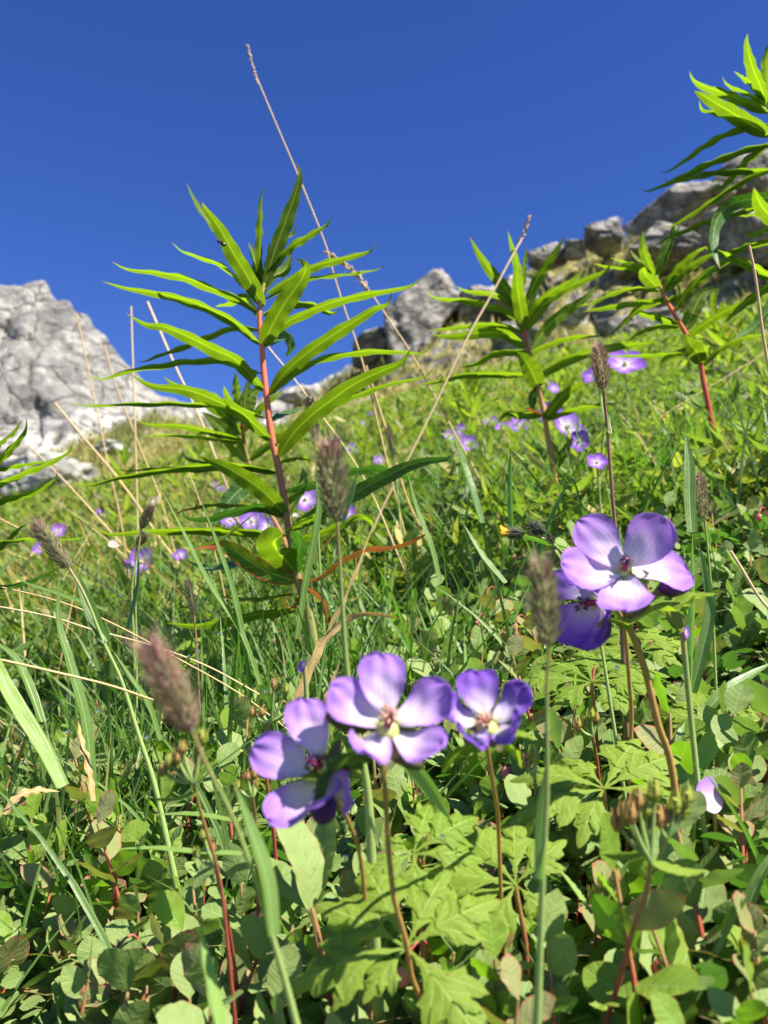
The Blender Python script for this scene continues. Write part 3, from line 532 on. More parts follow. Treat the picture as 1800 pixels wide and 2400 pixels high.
# fireweed at the left edge
D5 = .66
f6 = thing('fireweed', P(-60, 1500, D5), 'fireweed at the left edge, only its dark narrow leaf tips in the picture', 'fireweed', 'fireweed plants')
tstem('stem', 'D', [(-230, 1300), (-225, 1600), (-215, 1900), (-200, 2300), (-190, 2900)], D5, 5, M['fstem'], f6, rbase=9)
plant_leaves(f6, 'D', [([(232, 1290), (210, 1400), (130, 1500), (0, 1630), (-220, 1800)], 68), ([(195, 1295), (110, 1400), (0, 1490), (-220, 1620)], 34), ([(80, 1440), (0, 1510), (-220, 1650)], 40), ([(635, 1500), (600, 1560), (560, 1600), (400, 1680), (200, 1760), (0, 1850), (-215, 1960)], 58), ([(480, 1650), (350, 1665), (200, 1685), (50, 1712), (-215, 1780)], 42),
    ([(495, 1745), (470, 1810), (350, 1890), (240, 1935), (0, 2000), (-210, 2080)], 64), ([(60, 1830), (0, 1840), (-215, 1900)], 40), ([(228, 2205), (150, 2250), (0, 2390), (-200, 2500)], 60), ([(755, 2312), (600, 2330), (300, 2325), (50, 2345), (-195, 2400)], 30), ([(560, 2560), (380, 2640), (150, 2720), (-190, 2750)], 40, None, 'fw_dark')], D5, .016, 'fw', 7)

# ------------------------------------------------------------- geraniums
def blossom(parent, crop, ctr, petals, d, L, W, axis, mat, anth, st, mat_f='filament', sep=True, eye=.0019):
    """petals: (tip, width, sign, base) in crop pixels; unequal foreshortening becomes real depth"""
    s = CR[crop][2] * d / F; c3 = P(*px(crop, [ctr])[0], d); axis = unit(axis)
    mb = MB(); blob(mb, c3 - axis * .0006, (eye, eye * .8), .5, axis, 10, 7); b = mb.build('blossom', M['eye'], parent); b['_o'] = (0, 0, 0)
    for (tip, wd, sg, *rest) in petals:
        base = rest[0] if rest else (ctr[0] + (tip[0] - ctr[0]) * .08, ctr[1] + (tip[1] - ctr[1]) * .08)
        l = math.hypot(tip[0] - base[0], tip[1] - base[1]) * s; dd = sg * math.sqrt(max(0, L * L - l * l)); n = 40
        a = P(*px(crop, [base])[0], d); e = P(*px(crop, [tip])[0], d + dd)
        mid = (a + e) / 2 - axis * .0016 * (1 if sg <= 0 else -1); c = spline([a, mid, e], n)
        v = np.linspace(0, 1, n); v = 1 - (1 - v) ** 1.5; c = np.array([np.interp(v, np.linspace(0, 1, n), c[:, k]) for k in range(3)]).T
        wd *= 1.12; wa = wd * s / 2; Wh = max(W / 2, wa); nr = orient(c, wa, Wh, axis)
        mb = MB(); nuu = 17; ww = Wh * PROF['petal'](v) * (1 + .022 * np.sin(v * 31 + random.random() * 6) * v + .015 * np.sin(v * 57 + random.random() * 6) * v)
        T = unit(np.gradient(c, axis=0)); S = unit(np.cross(T, nr)); N = np.cross(S, T); sx = np.linspace(-1, 1, nuu); ph = random.random() * 6
        tipdip = np.clip((v - .8) / .2, 0, 1)[:, None] ** 2 * (1 - np.abs(sx)[None]) ** 2 * random.uniform(.0, .0012)
        kk = (.11 * sx ** 2)[None] * ww[:, None] + .0007 * np.sin(v[:, None] * 9 + ph) * sx[None] + .0004 * np.sin(sx[None] * 9 + ph * 2) * v[:, None] ** 2 + .00016 * np.sin(sx[None] * 26 + 3 * v[:, None]) * v[:, None] + .00012 * np.sin(v[:, None] * 16 + sx[None] * 5 + ph)
        V = c[:, None] + S[:, None] * (ww[:, None] * sx[None])[..., None] + N[:, None] * kk[..., None] - T[:, None] * tipdip[..., None]
        A = np.stack(np.broadcast_arrays(sx[None], v[:, None], np.float32(random.random())), -1)
        mb.add(V.reshape(-1, 3), gridfaces(n, nuu), A.reshape(-1, 3)); mb.build('petal', M[mat], b)
    e1 = unit(np.cross(axis, [0, 0, 1.])); e2 = np.cross(axis, e1)
    stc, spread, ln = st; sdir = unit(np.asarray(P(*px(crop, [stc])[0], d - .006)) - c3)
    mf = MB(); ma = MB()
    for k in range(10):
        a = k * .628 + .2; off = (e1 * math.cos(a) + e2 * math.sin(a)); l = ln * random.uniform(.75, 1.05)
        p0 = c3 + off * .0006; p2 = c3 + sdir * l + off * spread * random.uniform(.4, 1.1); p1 = (p0 + p2) / 2 + sdir * l * .1
        tube(mf, spline([p0, p1, p2], 7), np.linspace(.00035, .00018, 7), random.random(), 5)
        blob(ma, p2, (.00045, .0011), random.random(), unit(off + sdir * random.uniform(-.5, 1) + .3 * e1), 7, 6)
    tube(mf, [c3, c3 + sdir * ln * .6, c3 + sdir * ln * 1.1], [.0009, .0006, .0004], .9, 7)
    mf.build('filaments', M[mat_f], b); ma.build('anthers', M[anth], b)
    if sep:
        ms = MB()
        for k in range(5):
            a = k * 1.2566 + .6; off = e1 * math.cos(a) + e2 * math.sin(a); q0 = c3 - axis * .002; c = spline([q0, q0 + off * .004 - axis * .001, q0 + off * .0085 + axis * .0005], 12)
            strip(ms, c, np.tile(axis, (12, 1)), .0024 * PROF['oval'](np.linspace(0, 1, 12)), random.random(), 5, .15, .3)
        ms.build('calyx', M['sepal'], b)
    return b
def lobe_profile(v, k, teeth=3):
    base = np.clip(.07 + 1.0 * np.clip((v - .12) / .5, 0, 1) ** 1.2, 0, 1) * np.clip((1 - v) / .42, 0, 1) ** .75
    saw = ((v * teeth * 1.6 + k) % 1.0)
    return np.clip(base * (.58 + .55 * saw) , .015, 1.2)
def lobed_leaf(name, c, nrm, up, size, mat, parent=None, lobes=None, rnd=.5, droop=.25, n=40, nu=7, wf=.23):
    size *= .97
    """palmate leaf cut into toothed lobes; angles measured from up in the plane of nrm"""
    nrm = unit(nrm); up = unit(np.asarray(up) - nrm * np.dot(up, nrm)); rt = np.cross(up, nrm); mb = MB()
    lobes = lobes or [(-125, .72), (-72, .88), (-25, 1.), (25, 1.), (72, .88), (125, .72)]
    for i, (a, l) in enumerate(lobes):
        a = R(a); dr = up * math.cos(a) + rt * math.sin(a); L = size * l; v = np.linspace(0, 1, n)
        dz = droop * random.uniform(.5, 1.3)
        cc = c + dr * (v * L)[:, None] - nrm * (dz * L * v ** 2 - .12 * L * np.sin(v * 2.2))[:, None] + nrm * .0004 * (i % 3)
        for sub in (0, 1, -1, 2, -2):
            if sub == 0:
                strip(mb, cc, np.tile(nrm, (n, 1)), L * wf * lobe_profile(v, random.random() * .3, 3), rnd + random.uniform(-.12, .12), nu, -.22, 0, .10, 3)
            else:
                s0 = .30 if abs(sub) == 1 else .56; sg_ = 1 if sub > 0 else -1; a0 = cc[int(n * s0)]; d2 = unit(dr * 1.0 + sg_ * np.cross(nrm, dr) * .78); L2 = L * (.46 if abs(sub) == 1 else .24); m = 16; vv = np.linspace(0, 1, m)
                c2 = a0 + d2 * (vv * L2)[:, None] - nrm * (dz * L2 * vv ** 2 * 1.3)[:, None] + nrm * (.0003 + .00015 * sub)
                strip(mb, c2, np.tile(nrm, (m, 1)), L2 * .28 * lobe_profile(.12 + vv * .88, random.random() * .3, 2), rnd + random.uniform(-.12, .12), 5, -.2, 0, .08, 2)
    return mb.build(name, mat, parent)

GG = 'violet geraniums'
# sunlit blossom at right
dA = .30
g1 = thing('geranium', P(1590, 2350, .36), 'geranium with fully open sunlit violet blossom at right on an amber stalk', 'geranium', GG)
blossom(g1, 'E', (860, 562), [((605, 283), 205, 1, (842, 545)), ((1080, 262), 235, -1, (878, 530)), ((1230, 585), 178, 1, (905, 572)), ((872, 788), 262, -1, (862, 592)), ((510, 520), 188, -1, (838, 572))], dA, .0218, .0150, (-.15, -.8, .6), 'petal', 'anther', ((878, 488), .0017, .0065))
tstem('stem', 'E', [(862, 600), (872, 800), (890, 880), (930, 980), (980, 1130), (1050, 1420), (1120, 1640), (1180, 2100)], dA + .004, 8, M['gstem'], g1, rbase=10, dd=.03, n=60)
tleaf('leaf', 'E', [(1385, 690), (1250, 715), (1120, 770), (1000, 800), (900, 860)], 85, dA, .02, .02, M['ger'], g1, ruf=.12)
tleaf('leaf', 'E', [(700, 880), (780, 835), (890, 860)], 40, dA, .01, .012, M['ger'], g1, ruf=.1)
tleaf('leaf', 'E', [(845, 280), (838, 340), (845, 440), (870, 560)], 24, dA + .012, .01, .006, M['ger'], g1, ruf=.1)
mb = MB(); q = P(*px('E', [(1140, 652)])[0], dA + .012); blob(mb, q, (.0036, .0062), .6, (1, 0, .1)); mb.build('bud', M['bud'], g1)
mb = MB(); tube(mb, spline([q, P(*px('E', [(1040, 690)])[0], dA + .012), P(*px('E', [(900, 840)])[0], dA + .006)], 14), .0012); mb.build('bud_stalk', M['sepal'], g1)
# shaded one behind it
g2 = thing('geranium', P(1420, 2200, .37), 'geranium blossom in shade, deep violet, just behind and left of the sunlit one', 'geranium', GG)
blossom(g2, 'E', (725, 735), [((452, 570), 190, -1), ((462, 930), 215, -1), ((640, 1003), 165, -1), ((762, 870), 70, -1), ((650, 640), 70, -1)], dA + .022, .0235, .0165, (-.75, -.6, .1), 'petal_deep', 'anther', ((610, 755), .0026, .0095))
tstem('stem', 'E', [(735, 735), (800, 760), (850, 840), (870, 960), (890, 1200), (900, 1420), (880, 2000)], dA + .026, 5, M['gstem'], g2, rbase=6, dd=.05)
# foreground cluster
dB = .225
g3 = thing('geranium', P(950, 2500, .27), 'central pale throated violet blossom of the blurred foreground trio, big lobed leaf below', 'geranium', GG)
blossom(g3, 'F', (848, 640), [((812, 268), 208, 1, (838, 575)), ((568, 425), 180, 0, (800, 612)), ((1148, 428), 185, 0, (895, 605)), ((712, 750), 175, -1, (815, 665)), ((1118, 728), 158, -1, (880, 668))], dB, .0172, .0118, (-.05, -.75, .65), 'petal', 'anther_pink', ((866, 540), .0022, .0075), eye=.003)
tstem('stem', 'N', [(898, 1720), (893, 1771), (903, 1858), (911, 1998), (925, 2110), (952, 2210), (965, 2290), (985, 2340), (1010, 2420)], dB + .004, 6.5, M['gstem'], g3, rbase=9, dd=.04, n=60)
mb = MB(); q = P(*px('F', [(650, 600)])[0], dB + .008); blob(mb, q, (.0032, .0068), .2, (1, 0, -.35)); mb.build('bud', M['sepal'], g3)
mb = MB(); q = P(*px('F', [(930, 775)])[0], dB + .006); blob(mb, q, (.0028, .006), .3, (1, 0, -.5)); mb.build('bud', M['sepal'], g3)
lobed_leaf('leaf', P(952, 2222, .258), (-.05, -.72, .7), (0, .5, .8), .040, M['ger'], g3, [(-105, .95), (-62, .82), (-25, .9), (28, .75), (62, .85), (142, .95), (-140, .5)], .75, droop=.2, wf=.23)
g4 = thing('geranium', P(800, 2450, .30), 'left blossom of the foreground trio, violet, turned left, partly under a dark green leaf', 'geranium', GG)
blossom(g4, 'F', (530, 825), [((432, 492), 190, 1, (530, 765)), ((188, 722), 195, 0, (472, 835)), ((258, 1080), 172, -1, (490, 890)), ((665, 975), 120, -1, (560, 880)), ((520, 1010), 90, -1, (545, 890))], dB + .004, .0172, .0108, (-.55, -.75, .35), 'petal', 'anther', ((448, 785), .0017, .0065))
tleaf('leaf', 'F', [(545, 985), (580, 880), (640, 790), (720, 745)], 150, dB - .004, .01, .018, M['fw_dark'], g4, prof='oval')  # shadowed leaf, its shade put in by the dark leaf green
tleaf('leaf', 'F', [(300, 900), (400, 870), (540, 890)], 50, dB, .01, .008, M['ger'], g4)
mb = MB(); q = P(*px('F', [(535, 1020)])[0], dB + .004); blob(mb, q, (.0040, .0045), .2, (0, 0, 1)); mb.build('bud', M['bud'], g4)
tstem('stem', 'F', [(560, 850), (600, 960), (660, 1100), (710, 1240), (740, 1500), (760, 1900)], dB + .006, 6, M['gstem'], g4, rbase=7, dd=.05)
g5 = thing('geranium', P(1190, 2300, .33), 'right blossom of the foreground trio, smaller, cupped upward on a thin amber stalk', 'geranium', GG)
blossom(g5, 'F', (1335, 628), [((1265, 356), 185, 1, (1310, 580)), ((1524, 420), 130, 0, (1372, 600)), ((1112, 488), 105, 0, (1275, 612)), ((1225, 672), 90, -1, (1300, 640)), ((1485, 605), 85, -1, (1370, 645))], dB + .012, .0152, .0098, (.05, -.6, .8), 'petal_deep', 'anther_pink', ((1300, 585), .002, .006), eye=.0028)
tstem('stem', 'F', [(1332, 640), (1325, 700), (1350, 850), (1375, 1000), (1385, 1100), (1400, 1500), (1420, 1900)], dB + .016, 6, M['gstem'], g5, rbase=6, dd=.07)
for pp, w_ in (([(1575, 690), (1480, 668), (1340, 680)], 45), ([(1110, 860), (1180, 760), (1330, 690)], 70), ([(1500, 830), (1450, 740), (1350, 690)], 45)):
    tleaf('leaf', 'F', pp, w_, dB + .014, .01, .008, M['ger'], g5, ruf=.1)
# lobed geranium leaves standing in the turf, each its own plant
LL = [((1208, 2075), .30, (-.1, -.75, .65), .038, [(-112, .9), (-80, .95), (-38, 1.), (5, .8), (50, .7), (140, .5), (-150, .6)], 'large pale lobed leaf right of the lower foreground blossom leaf'),
      ((1240, 2290), .31, (-.1, -.7, .7), .046, [(-75, .9), (-30, .8), (20, .8), (60, .9), (100, .95), (135, .95), (180, .8), (-120, .9)], 'largest lobed leaf at the bottom behind the pale grass stalk'),
      ((1415, 1850), .34, (.0, -.6, .8), .042, [(-110, .95), (-70, .9), (-30, .6), (35, .95), (62, 1.), (105, .9), (-150, .7)], 'lobed leaf with sharp dark tips below the sunlit blossom, budding stalk in front'),
      ((1387, 1600), .42, (-.1, -.5, .8), .042, [(-80, 1.), (-40, .9), (0, .8), (40, .9), (75, 1.), (110, .8), (150, .7), (-130, .7)], 'lobed leaf with dew behind the amber stalk'),
      ((968, 2003), .285, (.1, -.7, .7), .025, [(-60, .5), (18, 1.), (55, 1.2), (88, 1.0), (-120, .7), (180, .7)], 'small lobed leaf with reddish tips right of the amber foreground stalk'),
      ((1680, 1700), .42, (.0, -.6, .8), .036, None, 'bright lobed leaf near the right edge above the lone petal'), ((1500, 1530), .50, (-.2, -.5, .8), .036, None, 'lobed leaf just below the leaf of the sunlit blossom'),
      ((560, 2200), .40, (0, -.6, .8), .026, None, 'lobed leaf left of the bottom foreground leaf'), ((1690, 2010), .36, (.1, -.6, .8), .028, None, 'lobed leaf right of the forked budding stalk'),
      ((1500, 2330), .33, (.1, -.7, .7), .032, None, 'lobed leaf at the bottom under the tall oval leaf'),
      ((500, 1490), .72, (0, -.5, .9), .05, None, 'lobed leaf left of the tall fireweed foot'), ((410, 1560), .7, (0, -.4, .9), .05, None, 'lobed leaf above the maroon seed head')]
for k, (c, d, nr, sz, lb, lab) in enumerate(LL):
    p = P(c[0], c[1], d); g = float(ground(p[0], p[1])); pl = thing('geranium_leaf', (p[0], p[1], g), lab, 'leaf', 'lobed geranium leaves')
    lobed_leaf('leaf', p, nr, (0, .5, .8), sz, M['ger'], pl, lb, .3 + .6 * random.random())
    mb = MB(); tube(mb, spline([(p[0] + random.uniform(-.01, .01), p[1] + .01, g - .004), (p[0] + .004, p[1] + .008, (g + p[2]) / 2), p], 14), .0009); mb.build('leaf_stalk', M['rstem'], pl)

# ------------------------------------------------------------- timothy-like grass heads
def seed_head(name, a, b, r, mat, parent, n=320, aw=1.0):
    """bristly spike from base a to top b"""
    mb = MB(); ax = unit(b - a); L = np.linalg.norm(b - a); e1 = unit(np.cross(ax, [.2, 1, .1])); e2 = np.cross(ax, e1)
    c = a + ax * (np.linspace(0, 1, 14) * L)[:, None]; v = np.linspace(0, 1, 14); tube(mb, c, r * .30 * np.clip(np.sin(np.pi * (v * .93 + .05)) ** .5, .1, 1), .3, 9)
    for i in range(n):
        t = (i + .5) / n; an = i * 2.39996; R_ = r * .52 * max(.15, math.sin(math.pi * (t * .93 + .05)) ** .5); o = e1 * math.cos(an) + e2 * math.sin(an)
        p = a + ax * t * L + o * R_ * .8; dirn = unit(o * random.uniform(.4, .9) + ax * random.uniform(.7, 1.2) + .15 * np.array([random.gauss(0, 1), random.gauss(0, 1), random.gauss(0, 1)])); l = r * random.uniform(.7, 1.15)
        sd = unit(np.cross(dirn, o)); q = p + dirn * l; rn = np.clip(random.random() * .8 + .35 * (t > .75), 0, 1)
        V = [p, p + dirn * l * .45 + sd * r * .085, q, p + dirn * l * .45 - sd * r * .085, q + dirn * l * random.uniform(.5, 1.1) * aw, q - sd * r * .03, p + dirn * l * .45 + o * r * .1]
        mb.add(V, [[0, 1, 6, 6], [1, 2, 6, 6], [0, 6, 3, 3], [6, 2, 3, 3], [2, 4, 5, 5]], np.tile([0, t, rn], (7, 1)))
    return mb.build(name, mat, parent)
def timothy(crop, top, base, rpx, stem, d, mat, smat, label, sr=(3.5, 6), dd=0., blades=(), n=320):
    s = CR[crop][2]; a = P(*px(crop, [base])[0], d); b = P(*px(crop, [top])[0], d); rt = thing('timothy_grass', a, label, 'grass head', 'bristly grass heads')
    seed_head('seed_head', a, b, rpx * .98 * s * d / F, M[mat], rt, int(n * 1.35))
    tstem('stem', crop, [base] + stem, d, sr[0], M[smat], rt, rbase=sr[1], dd=dd, n=50)
    for pts, wd, bm in blades: tleaf('blade', crop, pts, wd, d + dd * .3, .01, .006, M[bm], rt, prof='grass', ruf=0, fold=.25, nu=5)
    return rt
timothy('O', (712, 965), (728, 1125), 38, [(733, 1200), (740, 1320), (752, 1470), (775, 1600), (795, 1720), (803, 1860), (810, 2000)], .27, 'head', 'grstem', 'blurred upright bristly grass head right of the tall fireweed stem', sr=(3.5, 20), dd=.02, blades=[([(775, 1010), (765, 1060), (745, 1130)], 12, 'grass_pale'), ([(975, 1775), (940, 1720), (895, 1660), (850, 1600)], 38, 'grass_pale')])
timothy('O', (330, 1408), (416, 1582), 46, [(445, 1650), (500, 1760), (548, 1890), (590, 2030), (640, 2212), (680, 2400)], .20, 'head_red', 'grstem', 'largest blurred maroon grass head leaning left in the lower left foreground', sr=(4, 17), dd=.02, blades=[([(505, 1690), (540, 1790), (575, 1900), (590, 2020)], 34, 'grass')], n=420)
timothy('O', (1170, 1222), (1186, 1398), 36, [(1181, 1500), (1182, 1700), (1172, 1900), (1166, 2060), (1160, 2212), (1150, 2400)], .22, 'head', 'grstem', 'upright bristly grass head in front of the shaded violet blossom', sr=(3.5, 15), dd=.01, blades=[([(1182, 1640), (1174, 1760), (1168, 1900)], 26, 'grass_pale')], n=360)
timothy('O', (82, 1138), (150, 1228), 22, [(185, 1290), (225, 1390), (262, 1470), (300, 1590), (335, 1700)], .42, 'head', 'grstem', 'sharp green and purple grass head leaning left near the left edge', sr=(3, 9), blades=[([(162, 1232), (185, 1290), (205, 1340), (232, 1385)], 30, 'grass'), ([(240, 1400), (285, 1470), (318, 1520), (345, 1600)], 12, 'grass')], n=420)
timothy('O', (1292, 752), (1304, 842), 20, [(1306, 870), (1312, 930), (1318, 1010), (1326, 1110), (1335, 1220), (1345, 1400)], .40, 'head_red', 'pgstem', 'small dense maroon grass head on a purple stalk above the sunlit blossom', sr=(3.5, 7), dd=.03, blades=[([(1298, 850), (1303, 890), (1315, 935)], 14, 'grass'), ([(1306, 930), (1318, 1000), (1328, 1090), (1336, 1200)], 24, 'straw_leaf')][:1], n=420)
timothy('O', (668, 866), (682, 950), 16, [(684, 1050), (690, 1200), (700, 1350)], .70, 'head', 'grstem', 'slim grass head close to the tall fireweed stem on its right', sr=(2, 3), n=220)
timothy('O', (325, 1098), (305, 1142), 13, [(300, 1180), (285, 1270), (290, 1400)], .62, 'head_dark', 'grstem', 'small dark grass head above the lilac flower at left', sr=(2, 3.5), n=200)
timothy('O', (312, 1155), (296, 1180), 12, [(292, 1230), (295, 1420)], .66, 'head_dark', 'grstem', 'short dark grass tuft head just under the small dark one at left', sr=(2, 3), n=150)
timothy('O', (1508, 1030), (1522, 1122), 17, [(1530, 1200), (1540, 1330), (1545, 1450)], .46, 'head', 'grstem', 'grass head close beside a broad green blade near the right edge', sr=(2.5, 4), n=260)
timothy('O', (838, 925), (852, 992), 11, [(858, 1060), (870, 1200)], .95, 'head_dark', 'grstem', 'faint dark grass head beside the dry stalks in the middle', sr=(2, 3), n=150)
timothy('O', (405, 1295 - 40), (420, 1330), 12, [(425, 1400), (430, 1500)], .60, 'head_dark', 'pgstem', 'narrow dark grass head right of the lilac flower at left', sr=(2, 3), n=150)

# ------------------------------------------------------------- dry stalks
DG = 'dry straw coloured grass stalks'
def dry(pts, d, r0, r1, label, mat='straw', spike=None, dd=0., root=True, crop='O'):
    o = thing('dry_grass_stalk', P(*px(crop, [pts[-1]])[0], d), label, 'dry grass', DG)
    tstem('stalk', crop, pts, d, r0 * .8, M[mat], o, rbase=r1 * .8, dd=dd, ground_it=root, n=60, nu=7)
    if spike:
        mb = MB(); q = spline([P(x, y, d) for x, y in px(crop, spike[0])], spike[1])
        T = unit(np.gradient(q, axis=0))
        for i, p in enumerate(q):
            for k in range(2):
                s_ = unit(np.cross(T[i], unit(np.array([random.gauss(0, 1), random.gauss(0, 1), random.gauss(0, 1)])))); l = spike[2] * random.uniform(.6, 1.2) * d / F
                blob(mb, p + s_ * l * .3, (l * .22, l * .55), random.random(), unit(-T[i] + s_ * .5), 5, 5)
                if spike[3] and random.random() < .5: tube(mb, [p, p + (s_ + random.uniform(-.4, .8) * -T[i]) * l * 2.2], [.00012, .00004], .9, 4, False)
        mb.build('spikelets', M['fluff'], o)
    return o
dry([(535, 97), (548, 150), (570, 205), (610, 300), (640, 370), (700, 520), (720, 590), (745, 670), (785, 790)], .95, 2.2, 3.2, 'tallest dry grass stalk rising behind the tall fireweed into the sky', spike=([(534, 97), (542, 130), (556, 178)], 26, 7, False), dd=.03)
dry([(790, 790), (815, 870), (850, 980), (880, 1080), (925, 1180), (950, 1300)], .97, 4.0, 3.5, 'thick dry stalk below the tallest one, right of the tall fireweed', dd=.05)
dry([(703, 543), (740, 568), (765, 588), (800, 632), (840, 690), (880, 750), (925, 830), (990, 950), (1055, 1070), (1090, 1150)], 1.0, 2.4, 2.6, 'dry grass stalk with fuzzy arched head beside the tall fireweed top', spike=([(703, 543), (740, 568), (765, 588), (800, 630)], 22, 14, True))
dry([(1128, 515), (1100, 565), (1060, 640), (1020, 710), (980, 790), (930, 895), (885, 985), (820, 1110), (775, 1225), (735, 1320)], .98, 3.4, 3.4, 'pale straw with curled tip leaning right between the tall and middle fireweeds', mat='straw_pale', spike=([(1143, 467), (1136, 490), (1132, 505), (1122, 518)], 20, 9, False), dd=-.04)
dry([(1618, 530), (1632, 600), (1645, 700), (1658, 780), (1680, 900), (1700, 1060)], .40, 4.2, 4.6, 'thick brown dry stalk standing at the right edge')
dry([(283, 662), (286, 760), (290, 870), (294, 1000), (297, 1130), (298, 1240)], 1.2, 2.8, 2.6, 'upright pale dry stalk left of the tall fireweed', mat='straw_pale')
dry([(318, 652), (345, 715), (380, 795), (430, 900), (470, 1000), (500, 1080)], 1.2, 4.0, 2.6, 'pale dry stalk leaning right, nearest left of the tall fireweed top', mat='straw_pale')
dry([(165, 678), (185, 770), (212, 900), (235, 1010), (262, 1130)], 1.2, 2.0, 2.0, 'thin dry stalk crossing the pale mountain')
dry([(225, 745), (250, 830), (300, 960), (340, 1060), (370, 1160)], 1.2, 2.0, 2.0, 'thin dry stalk in front of the lower mountain slope')
dry([(118, 870), (180, 945), (240, 1015), (300, 1095), (350, 1170), (420, 1260)], 1.2, 3.2, 2.8, 'long dry stalk slanting down right from the left edge leaves')
dry([(60, 960), (150, 1050), (240, 1150), (330, 1250)], 1.2, 2.4, 2.4, 'dry stalk slanting over the left meadow below the long one')
dry([(575, 745), (630, 812), (680, 880), (740, 960), (800, 1060)], .9, 2.6, 2.6, 'dry stalk crossing behind the tall fireweed stem', mat='straw_pale')
dry([(-40, 1258), (130, 1300), (250, 1350), (380, 1420), (520, 1500), (640, 1590)], .52, 1.9, 2.1, 'dry stalk lying across the grass at the left edge', root=False)
dry([(-60, 1300), (100, 1330), (200, 1360), (330, 1395), (450, 1440), (560, 1500)], .50, 2.3, 2.4, 'second dry stalk lying across the grass at the left edge', mat='straw_pale', root=False)
dry([(-80, 1410), (0, 1425), (120, 1452), (235, 1480), (330, 1512)], .36, 3.6, 3.8, 'thick pale straw lying above the left edge blueberries', root=False, dd=.04)
dry([(1578, 1190), (1600, 1225), (1640, 1290), (1700, 1370)], .36, 4.5, 4.2, 'grey brown dry twig slanting at the right edge', mat='straw_pale')
dry([(1700, 735), (1560, 820), (1480, 868), (1425, 905), (1400, 950), (1392, 1050)], 1.2, 1.8, 2.2, 'thin olive stalk arching left across the right meadow')
dry([(832, 1035), (850, 1130), (862, 1200), (862, 1260), (880, 1330)], 1.2, 2.6, 2.6, 'thin brown dry twig standing right of the tall fireweed foot', mat='twig')
dry([(0, 1120), (110, 1180), (260, 1290), (400, 1400)], .75, 2., 2., 'faint dry stalk low over the left meadow')
dry([(400, 1000), (430, 1080), (460, 1180), (480, 1260)], .8, 1.8, 1.8, 'short dry stalk left of the red tipped fireweed leaf')
for k, (pts, wd, dpt, lab) in enumerate([([(815, 1280 - 170), (790, 1175), (770, 1230), (735, 1310), (700, 1380), (660, 1450), (620, 1540)], 10, .5, 'twisted dry leaf hanging right of the tall fireweed foot'), ([(880, 1340), (800, 1325), (755, 1335), (720, 1360), (690, 1400), (655, 1480), (615, 1560)], 18, .46, 'curled dry leaf arching at the tall fireweed foot'),
        ([(735, 1425), (722, 1470), (700, 1540), (690, 1600)], 16, .40, 'orange dry blade standing above the central blossom'), ([(130, 1710), (80, 1708), (40, 1722), (10, 1760)], 16, .40, 'crumpled papery dry leaf among left blueberries'), ([(168, 1545), (175, 1600), (190, 1660), (200, 1730)], 14, .42, 'orange tipped dry blade among left grass')]):
    o = tleaf('dry_grass', 'O', pts, wd, dpt, .02, .006, M['straw_leaf'], None, prof='grass', ruf=.3, nu=5); tag(o, lab, 'dry leaf', 'dry leaves in the grass')

